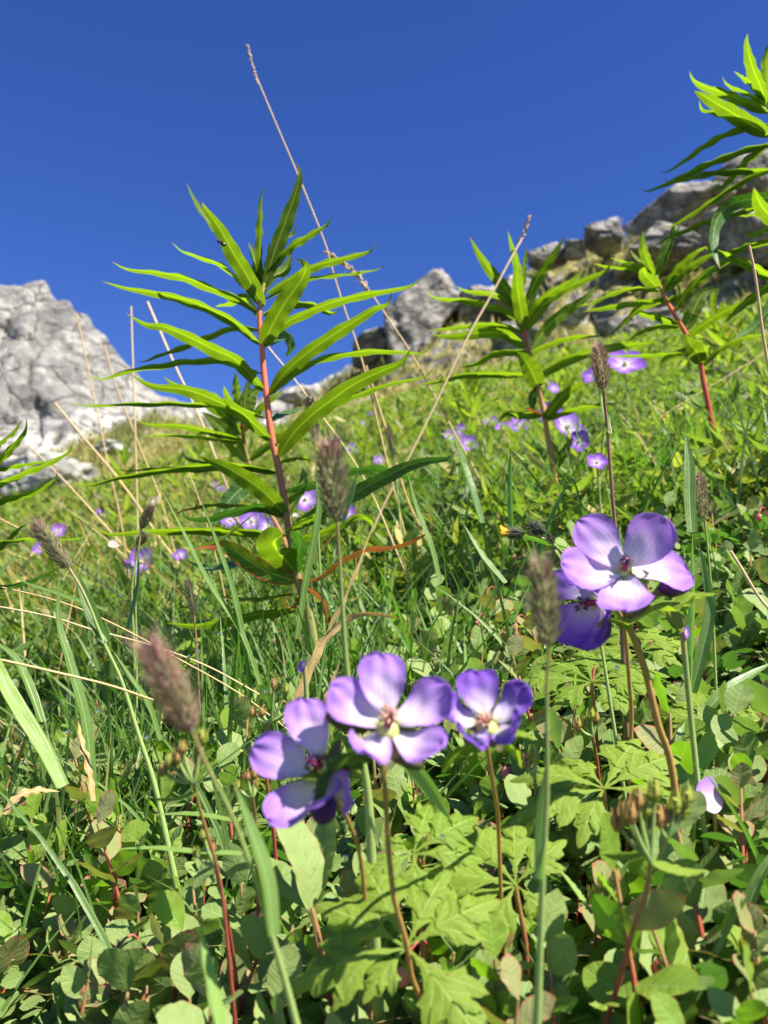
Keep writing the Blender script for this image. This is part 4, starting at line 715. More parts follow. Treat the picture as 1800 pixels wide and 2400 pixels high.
# ------------------------------------------------------------- traced grass blades
GB = 'broad grass blades'
for pts, wd, dpt, mt, lab in [
    ([(-60, 1300), (0, 1455), (40, 1530), (90, 1610), (135, 1700)], 34, .34, 'grass_pale', 'broadest pale grass blade at the left edge'), ([(-20, 1380), (30, 1420), (60, 1480), (90, 1560)], 20, .40, 'grass', 'narrower blade just right of the pale blade at the left edge'),
    ([(430, 1985), (440, 2060), (455, 2140), (470, 2240), (480, 2330)], 32, .215, 'grass_pale', 'pointed yellow green blade at the bottom left of the picture'), ([(1480, 930), (1488, 1000), (1490, 1080), (1495, 1150)], 28, .44, 'grass', 'broad green sheath blade standing near the right edge'),
    ([(1496, 1150), (1497, 1300), (1492, 1420), (1488, 1540)], 17, .44, 'grass_pale', 'pale yellow grass stalk behind the sunlit blossom at right'), ([(1508, 1165), (1522, 1230), (1535, 1310), (1520, 1400), (1485, 1530)], 28, .44, 'grass', 'curved blue green blade right of the sunlit blossom'),
    ([(1670, 1430), (1620, 1460), (1560, 1500), (1500, 1570)], 26, .42, 'grass', 'grass blade arching left from the right edge'), ([(1104, 960), (1104, 1020), (1105, 1090), (1108, 1150)], 12, .52, 'grass', 'single narrow blade standing left of the purple stalk'),
    ([(975, 920), (1000, 1000), (1020, 1060), (1040, 1130)], 16, .55, 'grass', 'blade leaning left behind the dark fireweed leaf'), ([(690, 900), (692, 1000), (685, 1120), (660, 1250), (640, 1380)], 16, .60, 'grass', 'long dark blade running down beside the tall fireweed stem'),
    ([(560, 1100), (480, 1160), (420, 1180)], 6, .6, 'grass', 'thin blade bent left above the red tipped leaf'), ([(345, 1050), (400, 1160), (450, 1260), (520, 1370), (560, 1480)], 11, .52, 'grass', 'thin dark blade slanting right in front of the lilac flower'),
    ([(430, 1070), (470, 1180), (505, 1290), (530, 1420), (540, 1520)], 13, .52, 'grass', 'dark blade left of the tall fireweed foot'), ([(1150, 1640 - 190), (1140, 1500), (1120, 1580), (1100, 1650)], 9, .36, 'grass', 'fine blade right of the foreground trio'),
    ([(1250, 1190), (1150, 1160), (1110, 1150)], 10, .45, 'grass', 'short blade under the yellow flower'), ([(1245, 1010), (1210, 1080), (1180, 1150), (1160, 1230)], 9, .5, 'grass', 'fine blade above the shaded blossom'),
    ([(880, 960 + 60), (900, 1100), (930, 1180), (950, 1260)], 12, .6, 'grass', 'upright blade amid the middle grass'), ([(1000, 1130), (1040, 1200), (1090, 1260)], 12, .5, 'grass', 'blade left of the yellow flower'),
    ([(1480, 1560), (1470, 1600), (1490, 1700), (1500, 1790)], 44, .36, 'grass', 'broad blade end behind the lobed leaf at right'), ([(1640, 1555), (1600, 1560), (1540, 1600), (1500, 1670)], 46, .38, 'grass_pale', 'wide oval grey green leaf blade at the right edge'),
    ([(1510, 1700), (1500, 1850), (1520, 2000), (1545, 2200)], 16, .33, 'grass_pale', 'long green blade running down right of the forked stalk'), ([(1700, 1800), (1640, 1900), (1590, 2050), (1560, 2212)], 36, .28, 'grass', 'thick dark blade curving up at the lower right'),
    ([(1250, 1800), (1320, 1850), (1370, 1910), (1400, 1950)], 16, .32, 'grass', 'olive blade slanting behind the forked budding stalk'), ([(1200, 1870), (1230, 1910), (1265, 1960)], 10, .30, 'grass_pale', 'short pale blade beside the straight grass stalk'),
    ([(330, 1760), (420, 1762), (500, 1775), (560, 1782)][:3], 9, .33, 'grass_pale', 'thin blade lying level through the left blueberries'), ([(235, 1835), (330, 1835), (400, 1842), (520, 1848)], 10, .30, 'grass_pale', 'long thin blade lying level across the lower left'),
    ([(60, 1180), (10, 1230), (-30, 1300)], 9, .5, 'grass', 'small blade tip at the left edge'), ([(20, 1240), (60, 1262), (140, 1290), (230, 1320)], 7, .5, 'grass', 'thin blade passing behind the left grass head'),
    ([(128, 1230), (126, 1340), (150, 1430), (185, 1560), (200, 1700)], 22, .46, 'grass', 'long blade standing under the left grass head'), ([(298, 1180), (300, 1260), (280, 1350), (270, 1400)], 10, .55, 'grass', 'blade near the lilac flower stem')]:
    o = tleaf('grass_blade', 'O', pts, wd, dpt, .02, .007, M[mt], None, prof='grass', ruf=.05, fold=.3, nu=5, n=40); tag(o, lab, 'grass blade', GB)

# ------------------------------------------------------------- budding stalks, hawkweed, fly, dew
def bud_cluster(crop, c, stem, d, n, spread, size, label, sm='rstem', sr=(4, 6), forks=None, leaves=()):
    p = P(*px(crop, [c])[0], d); rt = thing('budding_stalk', P(*px(crop, [stem[-1]])[0], d), label, 'bud stalk', 'spent flower stalks with brown buds')
    top = P(*px(crop, [stem[0]])[0], d); tstem('stem', crop, stem, d, sr[0], M[sm], rt, rbase=sr[1], dd=.02)
    for k in range(n):
        a = k * 2.4; q = p + np.array([math.cos(a), math.sin(a) * .6, math.sin(a * 1.7) * .8]) * spread * random.uniform(.3, 1); mb = MB(); tube(mb, spline([top, (top + q) / 2 + np.array([0, 0, -.001]), q], 8), np.linspace(.0007, .0005, 8), .5, 6)
        mb.build('pedicel', M['grstem'], rt); mb = MB(); blob(mb, q, (size * .30, size * .5), random.random(), (random.uniform(-.4, .4), random.uniform(-.3, .3), 1), 9, 7)
        for j in range(5):
            aj = j * 1.257; o_ = np.array([math.cos(aj), math.sin(aj), 0]); cc = spline([q - [0, 0, size * .35], q + o_ * size * .36, q + o_ * size * .30 + [0, 0, size * .9]], 8)
            strip(mb, cc, np.tile(o_, (8, 1)), size * .17 * PROF['lance'](np.linspace(0, 1, 8)), random.random(), 3, .1)
        mb.build('bud', M['budc' if random.random() < .6 else 'budg'], rt)
    for pts, wd in leaves: tleaf('leaf', crop, pts, wd, d, .005, .005, M['ger'], rt, n=18, nu=5)
bud_cluster('O', (395, 1635), [(418, 1690), (428, 1735), (450, 1810), (470, 1880), (485, 1975)], .26, 10, .0085, .0036, 'cluster of brown buds on a crimson stalk under the largest maroon head', leaves=[([(335, 1672), (375, 1650), (415, 1690)], 18), ([(320, 1725), (370, 1730), (425, 1718)], 12), ([(480, 1640), (455, 1655), (420, 1690)], 14)])
bud_cluster('O', (1372, 1752), [(1405, 1860), (1398, 1920), (1370, 2000), (1340, 2110), (1305, 2230)], .245, 8, .0075, .005, 'forked stalk with left clump of green brown buds on a red stem at lower right', sr=(6, 7.5), leaves=[([(1300, 1845), (1340, 1855), (1400, 1845)], 20), ([(1530, 1880), (1480, 1885), (1410, 1868)], 22)])
bud_cluster('O', (1455, 1752), [(1440, 1810), (1425, 1850), (1402, 1890), (1390, 1950)], .25, 6, .0055, .005, 'right clump of buds on the forked stalk at lower right', sm='grstem')
bud_cluster('O', (590, 1520), [(585, 1560), (570, 1600), (578, 1700), (590, 1790)], .34, 6, .010, .0036, 'small bud cluster on a pink stalk above the left trio blossom')
bud_cluster('O', (535, 1690), [(545, 1720), (552, 1780), (555, 1850)], .30, 6, .0055, .003, 'low bud cluster left of the left trio blossom')
bud_cluster('O', (1275, 1555), [(1280, 1590), (1290, 1650), (1300, 1760)], .38, 5, .006, .0045, 'reddish bud cluster under the sunlit blossom stalk')
bud_cluster('O', (1295, 1930), [(1290, 1980), (1285, 2050), (1285, 2150)], .30, 6, .0065, .0045, 'bud cluster on an amber stalk behind the straight pale grass stalk')
bud_cluster('O', (440, 1830), [(465, 1870), (475, 1920), (490, 1975)], .28, 4, .005, .003, 'tiny bud cluster beside the crimson stalk at lower left')
bud_cluster('O', (1150, 1640), [(1155, 1680), (1160, 1740)], .33, 3, .003, .0045, 'yellow green pod right of the trio', sm='grstem')
# yellow hawkweed
dh = .40; hk = thing('hawkweed', P(1330, 1320, dh), 'yellow hawkweed flower with grey hairy buds left of the sunlit blossom', 'yellow flower')
tstem('stem', 'E', [(320, 355), (400, 380), (460, 410), (520, 465), (600, 560), (680, 700), (720, 900)], dh, 3, M['grstem'], hk, rbase=5)
ac, bc = P(*px('E', [(310, 355)])[0], dh), P(*px('E', [(225, 350)])[0], dh); mb = MB(); seed_head('bract_cup', ac, bc, .0034, M['hairy'], hk, 160, 1.2)
mb = MB(); ax = unit(bc - ac); e1 = unit(np.cross(ax, [0, 1, 0])); e2 = np.cross(ax, e1)
for k in range(34):
    a = k * 2.4; o_ = e1 * math.cos(a) + e2 * math.sin(a); r_ = .0024 * math.sqrt(k / 34); p0 = bc + o_ * r_ * .6 - ax * .001; cc = spline([p0, p0 + ax * .003 + o_ * .0006, p0 + ax * .0056 + o_ * r_ * .9], 7)
    strip(mb, cc, np.tile(o_, (7, 1)), .0008 * np.array([.5, .7, .9, 1, 1, .9, .6]), random.random(), 3)
mb.build('flower_head', M['yellow'], hk)
seed_head('bud', P(*px('E', [(425, 350)])[0], dh), P(*px('E', [(355, 315)])[0], dh), .0036, M['hairy'], hk, 140, 1.3)
seed_head('bud', P(*px('E', [(470, 420)])[0], dh), P(*px('E', [(440, 370)])[0], dh), .0022, M['hairy'], hk, 90, 1.0)
# fly on the upper leaf
p = P(*px('A', [(690, 363)])[0], D0 - .035); fl = thing('fly', p, 'small black fly sitting on an upper leaf of the tallest fireweed', 'insect')
mb = MB(); blob(mb, p + [.002, 0, -.001], (.0016, .0030), .5, (1, 0, -.6)); mb.build('abdomen', M['fly'], fl); mb = MB(); blob(mb, p + [-.0012, 0, .0012], (.0013, .0016), .5); mb.build('head', M['fly'], fl)
for k in range(6):
    mb = MB(); sg = 1 if k % 2 else -1; x0 = (k // 2 - 1) * .0012; tube(mb, spline([p + [x0, 0, 0], p + [x0 + .0008, -.001, sg * .0028], p + [x0 + .001, .001, sg * .0042]], 8), .00018, .5, 4); mb.build('leg', M['fly'], fl)
p = P(*px('A', [(1245, 880)])[0], D0 - .02); fl = thing('fly', p, 'tiny dark fly on a lower right leaf of the tallest fireweed', 'insect'); mb = MB(); blob(mb, p, (.0012, .0026), .5, (.6, 0, -.7)); mb.build('abdomen', M['fly'], fl)
mb = MB(); blob(mb, p + [-.001, 0, .0022], .0011, .5); mb.build('head', M['fly'], fl)
for k, (c, pp, d, lab) in enumerate([('I', (1048, 805), .44, 'dewdrop on a grass tip above the maroon seed head'), ('I', (1104, 775), .46, 'dewdrop right of the other one on a grass tip'), ('I', (550, 1112), .38, 'dewdrop low in the left grass'), ('I', (380, 1225), .36, 'dewdrop hanging at a left blade'), ('I', (820, 1258), .34, 'dewdrop beneath the maroon seed head'), ('I', (1415, 452), .56, 'dewdrop near the tall fireweed foot'), ('I', (1480, 1000), .42, 'dewdrop above the pink bud stalk'), ('I', (1218, 680), .5, 'dewdrop among blades left of the fireweed foot'),
        ('G', (1035, 390), .28, 'dewdrop on the small reddish tipped lobed leaf'), ('G', (495, 505), .30, 'dewdrop on the striped shadow leaf'), ('E', (745, 965), .38, 'dewdrop on lobed leaf under the shaded blossom'), ('E', (820, 1105), .38, 'lower dewdrop on lobed leaf under the shaded blossom')]):
    mb = MB(); blob(mb, (0, 0, 0), (.0011, .00125), .5, (0, 0, 1), 14, 10); o = mb.build('dewdrop', M['dew']); o.location = P(*px(c, [pp])[0], d - .003); tag(o, lab, 'dewdrop', 'dewdrops')
# big oval leaves near the camera
for pts, wd, dpt, mt, lab in [([(590, 1740), (625, 1790), (665, 1870), (672, 1960)], 72, .30, 'blue', 'large oval leaf with stalk shadows left of the foreground trio stalks'), ([(700, 1740), (705, 1800), (690, 1880), (675, 1960)], 60, .305, 'blue', 'second large oval leaf left of the trio stalks, turned to the light'), ([(1432, 1905), (1425, 1990), (1450, 2060), (1465, 2110), (1475, 2160)], 72, .26, 'blue_lime', 'big oval lime leaf hanging at lower right beside the red stem'), ([(1380, 1990), (1400, 2060), (1450, 2130), (1490, 2170)], 60, .275, 'blue', 'blue green leaf behind the big lime leaf at lower right'),
        ([(1700, 2050), (1660, 2110), (1655, 2200)], 60, .25, 'blue', 'blurred oval leaf cut by the right edge'), ([(560, 1850), (590, 1880), (640, 1930), (668, 1965)], 60, .31, 'blue', 'lower left one of the three large oval leaves beside the trio stalks'), ([(1560, 1990), (1610, 2050), (1640, 2150)], 50, .27, 'blue_lime', 'fresh leaf at the lower right corner')]:
    o = thing('large_leaf', P(*px('O', [pts[-1]])[0], dpt), lab, 'leaf', 'large oval leaves'); tleaf('leaf', 'O', pts, wd, dpt, .015, .016, M[mt], o, prof='oval', ruf=.05, fold=.12, n=24)
    tstem('leaf_stalk', 'O', [pts[-1], (pts[-1][0] + 15, pts[-1][1] + 60)], dpt, 4, M['rstem'], o, rbase=5, n=16)
# lone petal blossom at right
g6 = thing('geranium', P(1670, 1960, .36), 'single lilac petal cup poking up between leaves at the right edge', 'geranium', GG)
tleaf('petal', 'H', [(1318, 178), (1312, 260), (1320, 330), (1340, 400)], 150, .34, .01, .012, M['petal'], g6, prof='oval', ruf=0, fold=-.1)
tleaf('petal', 'H', [(1260, 235), (1280, 300), (1335, 400)], 60, .345, .01, .008, M['petal'], g6, prof='oval', ruf=0, fold=-.1)
tstem('stem', 'H', [(1340, 400), (1345, 500), (1350, 700)], .345, 4, M['gstem'], g6)

def rooted(x, y, h, dmin=.28, dmax=9.):
    """distance at which something growing h metres tall is seen at this pixel"""
    d = dmin
    while d < dmax:
        p = P(x, y, d)
        if p[2] - float(ground(p[0], p[1])) < h: return d
        d *= 1.01
    return d
# ------------------------------------------------------------- labels from what stands near
LM_ = [((400, 1620), 'the maroon head'), ((480, 1960), 'the crimson bud stalk'), ((90, 1640), 'the broad pale blade'), ((60, 1240), 'the left grass head'), ((740, 1560), 'the fireweed foot'), ((330, 1320), 'the lilac flower at left'), ((900, 1680), 'the central trio blossom'), ((620, 1850), 'the left trio blossom'), ((1130, 1680), 'the right trio blossom'),
       ((1460, 1330), 'the sunlit blossom'), ((1340, 1430), 'the shaded blossom'), ((1185, 1250), 'the yellow hawkweed'), ((950, 2220), 'the lowest lobed leaf'), ((1260, 2200), 'the pale grass stalk'), ((1500, 1930), 'the forked bud stalk'), ((1670, 1880), 'the lone lilac petal'), ((1700, 1050), 'the crimson fireweed stem'), ((1300, 1080), 'the amber fireweed stem'), ((0, 2400), 'the lower left corner'), ((1800, 2400), 'the lower right corner'), ((1620, 1400), 'the grey twig'),
       ((1000, 1430), 'the middle herbs'), ((1480, 870), 'the small maroon head'), ((250, 2050), 'the level blade'), ((500, 2300), 'the pointed yellow blade'), ((900, 1100), 'the thick dry stalk'), ((1480, 1680), 'the amber stalk')]
ORD = ['nearest', 'second', 'third', 'fourth', 'fifth', 'sixth', 'seventh', 'eighth', 'ninth', 'tenth', 'eleventh', 'twelfth', 'thirteenth', 'fourteenth', 'fifteenth', 'sixteenth', 'seventeenth', 'eighteenth', 'nineteenth', 'twentieth']
def autolabel(items, marks=LM_):
    """items: (object, description, world point); label = description + rank + direction + landmark"""
    bk = {}
    for o, desc, p in items:
        x, y, d = proj(p); m = min(marks, key=lambda q: (q[0][0] - x) ** 2 + (q[0][1] - y) ** 2); dx, dy = x - m[0][0], m[0][1] - y
        an = math.degrees(math.atan2(dy, dx)) % 360; sec = ['right of', 'above and right of', 'above', 'above and left of', 'left of', 'below and left of', 'below', 'below and right of'][int((an + 22.5) // 45) % 8]
        bk.setdefault((desc, sec, m[1]), []).append((math.hypot(dx, dy), o))
    for (desc, sec, m), l in bk.items():
        l.sort(key=lambda q: q[0])
        for i, (_, o) in enumerate(l): o['label'] = f"{desc} {sec} {m}" if len(l) == 1 else f"{desc} {sec} {m}, {ORD[min(i, 19)]}" + (' out' if i else '')

# ------------------------------------------------------------- blueberry sprigs
def leaf_mesh(name, L, W, mat, prof='obov', bend=.25, fold=.12, n=12, nu=5, cup=0.):
    t = np.linspace(0, 1, n); c = np.stack([0 * t, t * L, bend * L * t ** 1.5 * .6 - .0 * t], 1); mb = MB()
    strip(mb, c, np.tile([0, 0, 1.], (n, 1)), W / 2 * PROF[prof](t), random.random(), nu, fold, cup, .12, 1.2); m = mb.mesh(name); m.materials.append(mat); return m
BL = {k: [leaf_mesh('blueberry_leaf', .0180 * s, .0122 * s * a, M[k], 'obov' if i % 2 else 'oval', bend=b) for i, (s, a, b) in enumerate([(1, 1, .2), (1.1, .95, -.15), (.85, 1.05, .35), (1.05, 1.1, .05), (.95, .85, -.3)])] for k in ('blue', 'blue_red', 'blue_lime')}
def basis(d, nrm):
    d = unit(d); nrm = unit(nrm - d * np.dot(nrm, d)); x = np.cross(d, nrm); return Matrix(((x[0], d[0], nrm[0]), (x[1], d[1], nrm[1]), (x[2], d[2], nrm[2]))).to_4x4()
def make_sprig(k, tone):
    """prototype: stem and every leaf a mesh of its own; local origin at the soil"""
    rs = random.Random(50 + k); hgt = rs.uniform(.042, .066); n = rs.randint(9, 13); lean = rs.uniform(0, .02); az = rs.uniform(0, 6.28)
    c = spline([(0, 0, -.005), (lean * .4 * math.cos(az), lean * .4 * math.sin(az), hgt * .5), (lean * math.cos(az), lean * math.sin(az), hgt)], 16)
    root = bpy.data.objects.new('blueberry_sprig', None); root['_o'] = (0, 0, 0); COL.objects.link(root)
    mb = MB(); tube(mb, c, np.linspace(.0011, .0006, 16), .5, 6); st = mb.build('stem', M['rstem'], root)
    for i in range(n):
        t = .25 + .75 * (i + 1) / n; p = c[min(15, int(t * 15))]; a = i * 2.4 + rs.uniform(-.4, .4); el = rs.uniform(.2, 1.05) + .45 * (i == n - 1)
        d = np.array([math.cos(a) * math.cos(el), math.sin(a) * math.cos(el), math.sin(el)])
        nr = unit(np.array([0, 0, 1.]) + .6 * np.array([rs.gauss(0, 1), rs.gauss(0, 1), rs.gauss(0, .3)]))
        kind = tone if rs.random() < .8 else rs.choice(['blue', 'blue_red', 'blue_lime']); sc = rs.uniform(.75, 1.15) * (1.0 if i < n - 2 else .8)
        o = bpy.data.objects.new('leaf', rs.choice(BL[kind])); COL.objects.link(o); o.parent = root
        o.matrix_local = Matrix.Translation(p) @ basis(d, nr) @ Matrix.Scale(sc, 4)
    return root
def copy_thing(o, loc, rz, sc):
    c = o.copy(); COL.objects.link(c); c.location = loc; c.rotation_euler = (0, 0, rz); c.scale = (sc,) * 3
    for ch in o.children:
        d = ch.copy(); COL.objects.link(d); d.parent = c
    return c
protos = [make_sprig(k, t_) for k, t_ in enumerate(['blue', 'blue', 'blue_red', 'blue', 'blue_lime', 'blue', 'blue', 'blue_red', 'blue', 'blue_lime', 'blue', 'blue'])]
TONE = ['grey green', 'grey green', 'red edged', 'grey green', 'fresh green', 'grey green', 'grey green', 'red edged', 'grey green', 'fresh green', 'grey green', 'grey green']
spots = []; tries = 0; rs = random.Random(4)
while len(spots) < 290 and tries < 60000:
    tries += 1; y = rs.uniform(.20, .95); x = rs.uniform(-.62, .62) * y * 1.05; z = float(ground(x, y)); X, Y, d = proj((x, y, z + .04))
    if not (-60 < X < 1860 and 1180 < Y < 2560) or d < .235: continue
    wgt = 1.0
    if 300 < X < 900 and 1150 < Y < 1640: wgt = .15                     # the grassy patch round the fireweed foot
    if 900 < X < 1400 and Y > 1850: wgt = .25                           # the geranium leaves
    if X > 1400 and Y > 1850: wgt = .5
    if X < 300 and Y < 1600: wgt = .2
    if rs.random() > wgt: continue
    mn = .0165 if Y > 1650 else .024
    if any((x - a) ** 2 + (y - b) ** 2 < mn * mn for a, b, *_ in spots): continue
    spots.append((x, y, z))
items = []; used = set()
for i, (x, y, z) in enumerate(spots):
    k = rs.randrange(12); sc = rs.uniform(.85, 1.25); rz = rs.uniform(0, 6.28)
    if k not in used: o = protos[k]; used.add(k); o.location = (x, y, z); o.rotation_euler = (0, 0, rz); o.scale = (sc,) * 3
    else: o = copy_thing(protos[k], (x, y, z), rz, sc)
    tag(o, None, 'blueberry', 'low blueberry sprigs'); items.append((o, TONE[k] + ' blueberry sprig', np.array([x, y, z + .04])))
for k in range(12):
    if k not in used:
        for ch in list(protos[k].children): bpy.data.objects.remove(ch)
        bpy.data.objects.remove(protos[k])
autolabel(items)

# ------------------------------------------------------------- scattered growth (stuff)
def template(nv, nu, prof, wr, bend, fold):
    t = np.linspace(0, 1, nv); s = np.linspace(-1, 1, nu); w_ = wr / 2 * PROF[prof](t)
    V = np.stack(np.broadcast_arrays(w_[:, None] * s[None], t[:, None], (bend * t ** 2)[:, None] + fold * w_[:, None] * np.abs(s)[None]), -1).reshape(-1, 3)
    A = np.stack(np.broadcast_arrays(s[None], t[:, None], 0.), -1).reshape(-1, 3); return V, gridfaces(nv, nu), A
def scatter(mb, tp, pos, d, nr, size, rnd, wscale=None):
    V, Fc, A = tp; N = len(pos); d = unit(d); nr = unit(nr - d * np.sum(nr * d, 1, keepdims=True)); x = np.cross(d, nr)
    vs_ = V[None] * size[:, None, None]; xs = vs_[..., 0:1] * (wscale[:, None, None] if wscale is not None else 1)
    W_ = pos[:, None] + xs * x[:, None] + vs_[..., 1:2] * d[:, None] + vs_[..., 2:3] * nr[:, None]
    a = np.repeat(A[None], N, 0); a[..., 2] = rnd[:, None]
    f = (Fc[None] + (np.arange(N) * len(V))[:, None, None]).reshape(-1, 4); mb.add(W_.reshape(-1, 3), f, a.reshape(-1, 3))
def polar(n, r0, r1, a=52):
    r = np.exp(rng.uniform(math.log(r0), math.log(r1), n)); an = R(1) * rng.uniform(-a, a, n); return r * np.sin(an), r * np.cos(an), r
def area(n, r0, r1, a=52):
    r = np.sqrt(rng.uniform(r0 ** 2, r1 ** 2, n)); an = R(1) * rng.uniform(-a, a, n); return r * np.sin(an), r * np.cos(an), r
def dirs(n, el0, el1):
    a = rng.uniform(0, 2 * np.pi, n); e = rng.uniform(el0, el1, n); return np.stack([np.cos(a) * np.cos(e), np.sin(a) * np.cos(e), np.sin(e)], 1)
def upn(n, j=.5): return np.array([0, 0, 1.]) + j * rng.normal(size=(n, 3))
def keep_off_camera(x, y, z): return (x ** 2 + y ** 2 + (z - H) ** 2) > .20 ** 2
# understory leaves near
mb = MB()
for n, r0, r1, sz, zz in ((24000, .12, 1.0, .0125, .042), (18000, .7, 2.6, .0155, .05)):
    x, y, r = area(n, r0, r1); z = ground(x, y) + rng.uniform(.0, 1, n) * zz; k = keep_off_camera(x, y, z); m_ = k.sum()
    scatter(mb, template(6, 3, 'oval', .62, .1, .12), np.stack([x, y, z], 1)[k], dirs(m_, -.2, .7), upn(m_, .55), sz * rng.uniform(.6, 1.3, m_), rng.random(m_))
tag(mb.build('undergrowth', M['under']), 'low leafy undergrowth covering the soil between the plants', 'undergrowth', kind='stuff')
# mid meadow
mb = MB(); n = 60000
x, y, r = polar(n, .9, 5.0); z = ground(x, y) + rng.random(n) ** .8 * (.03 + .035 * np.clip(r, 0, 3))
scatter(mb, template(5, 3, 'oval', .55, .15, .15), np.stack([x, y, z], 1), dirs(n, -.1, .9), upn(n, .6), (.013 + .004 * r) * rng.uniform(.6, 1.3, n), rng.random(n))
n = 30000
x, y, r = polar(n, .9, 6.0); z = ground(x, y) + rng.random(n) * (.05 + .05 * np.clip(r, 0, 3))
scatter(mb, template(5, 3, 'lance', .20, .2, .15), np.stack([x, y, z], 1), dirs(n, -.1, .8), upn(n, .6), (.03 + .008 * r) * rng.uniform(.6, 1.3, n), rng.random(n))
tag(mb.build('meadow_herbs', M['cover']), 'mixed green herbs of the middle meadow', 'meadow plants', kind='stuff')
mb = MB(); n = 230000
x, y, r = polar(n, 3.6, 20.0); k_ = r < 19 - 1.5 * np.maximum(x, 0); x = x[k_]; y = y[k_]; r = r[k_]; n = len(x); z = ground(x, y) + rng.random(n) * (.08 + .004 * r)
scatter(mb, template(3, 3, 'lance', .34, .2, .1), np.stack([x, y, z], 1), dirs(n, -.1, 1.1), upn(n, .6), (.006 * r) * rng.uniform(.5, 1.4, n), rng.random(n))
tag(mb.build('meadow', M['cover_far']), 'sunlit far meadow running up to the rocks', 'meadow', kind='stuff')
M['hilltuft'] = leafmat('hillside_grass_blade', (.19, .19, .05), (.37, .32, .12), trans=(.45, .44, .12), tf=.35, rough=.6, nv=1, sidev=0, nsc=1, age=((.5, .42, .22), .3), patchy=((.10, .15, .03), .5, .7))
mb = MB()
for V_ in SURF['grassy_hillside']:
    i_ = rng.integers(0, len(V_), 16000); p_ = V_[i_] + rng.normal(size=(16000, 3)) * np.array([.12, .12, .03]); ds_ = dirs(16000, .5, 1.4)
    k_ = np.array([mnoise.fractal(Vector(q) * .55, 1., 2.1, 3) for q in p_]) > -.28
    p_ = p_[k_]; ds_ = ds_[k_]; n = len(p_); scatter(mb, template(3, 3, 'lance', .16, .3, .1), p_, ds_, upn(n, .6), rng.uniform(.10, .34, n), rng.random(n))
tag(mb.build('hillside_grass', M['hilltuft']), 'yellowish grass tufts on the slope among the crags', 'grass', kind='stuff')
# grass
def blade(n, nv=7): return template(nv, 3, 'grass', 1, .0, .3)
def grass(mb, x, y, length, width, rnd, lean=.45, bend=.6):
    n = len(x); z = ground(x, y) - .003; nv = 8; t = np.linspace(0, 1, nv); a = rng.uniform(0, 2 * np.pi, n); out = np.stack([np.cos(a), np.sin(a), 0 * a], 1)
    ln = rng.uniform(0, lean, n); bd = rng.uniform(0, bend, n) * length
    c = np.stack([x, y, z], 1)[:, None] + out[:, None] * ((ln * length)[:, None] * t + bd[:, None] * t ** 2.2)[..., None] + np.array([0, 0, 1.]) * (length[:, None] * (t[None] - .28 * (ln + bd / length)[:, None] * t[None] ** 2))[..., None]
    b = rng.uniform(0, 2 * np.pi, n); sd = np.stack([np.cos(b), np.sin(b), 0 * b], 1); w_ = width[:, None] / 2 * PROF['grass'](t)[None]
    V = np.stack([c - sd[:, None] * w_[..., None], c + out[:, None] * (w_ * .35)[..., None], c + sd[:, None] * w_[..., None]], 2)
    A = np.zeros((n, nv, 3, 3)); A[..., 0, 0] = -1; A[..., 2, 0] = 1; A[..., 1] = t[None, :, None]; A[..., 2] = rnd[:, None, None]
    f = (gridfaces(nv, 3)[None] + (np.arange(n) * nv * 3)[:, None, None]).reshape(-1, 4); mb.add(V.reshape(-1, 3), f, A.reshape(-1, 3))
mb = MB()
x, y, r = area(380, .3, .95, 40); grass(mb, x, y, rng.uniform(.03, .09, 380), rng.uniform(.0010, .0028, 380), rng.random(380))
cx = rng.normal(-.10, .09, 1100); cy = rng.normal(.70, .12, 1100); grass(mb, cx, cy, rng.uniform(.05, .16, 1100), rng.uniform(.0012, .0042, 1100), rng.random(1100) * .85, .4, .5)
cx = rng.normal(-.22, .07, 500); cy = rng.normal(.62, .07, 500); grass(mb, cx, cy, rng.uniform(.04, .11, 500), rng.uniform(.0012, .0046, 500), rng.random(500), .4, .5)
x, y, r = polar(3200, .85, 2.6, 45); grass(mb, x, y, rng.uniform(.09, .20, 3200), rng.uniform(.0016, .0042, 3200), rng.random(3200), .5, .7)
x, y, r = polar(7000, .9, 6, 45); grass(mb, x, y, rng.uniform(.06, .2, 7000), (.0018 + .0009 * r) * rng.uniform(.6, 1.2, 7000), rng.random(7000), .5, .6)
tag(mb.build('grass', M['grass']), 'thin green grass growing through the ground cover', 'grass', kind='stuff')
# dry straws lower left
mb = MB(); x = rng.normal(-.5, .3, 900); y = rng.uniform(.8, 2.6, 900); grass(mb, x, y, rng.uniform(.08, .30, 900), rng.uniform(.0010, .0024, 900), rng.random(900), 1.1, .4)
x, y, r = area(500, .2, 1.2, 45); grass(mb, x, y, rng.uniform(.02, .05, 500), rng.uniform(.001, .002, 500), rng.random(500), 1.6, .4)
x, y, r = polar(1500, 1.5, 8, 45); grass(mb, x, y, rng.uniform(.08, .3, 1500), .0013 * r * rng.uniform(.6, 1.2, 1500), rng.random(1500), 1.0, .4)
tag(mb.build('dry_grass', M['straw_leaf']), 'thin dry straws scattered through the meadow', 'dry grass', kind='stuff')
mb = MB(); n = 5000; x, y, r = area(n, .1, 1.3); z = ground(x, y) + rng.uniform(0, .006, n); scatter(mb, template(5, 3, 'oval', .45, .3, .3), np.stack([x, y, z], 1), dirs(n, -.2, .3), upn(n, .8), rng.uniform(.004, .014, n), rng.random(n))
tag(mb.build('leaf_litter', M['litter']), 'brown dead leaves and bits on the soil', 'leaf litter', kind='stuff')

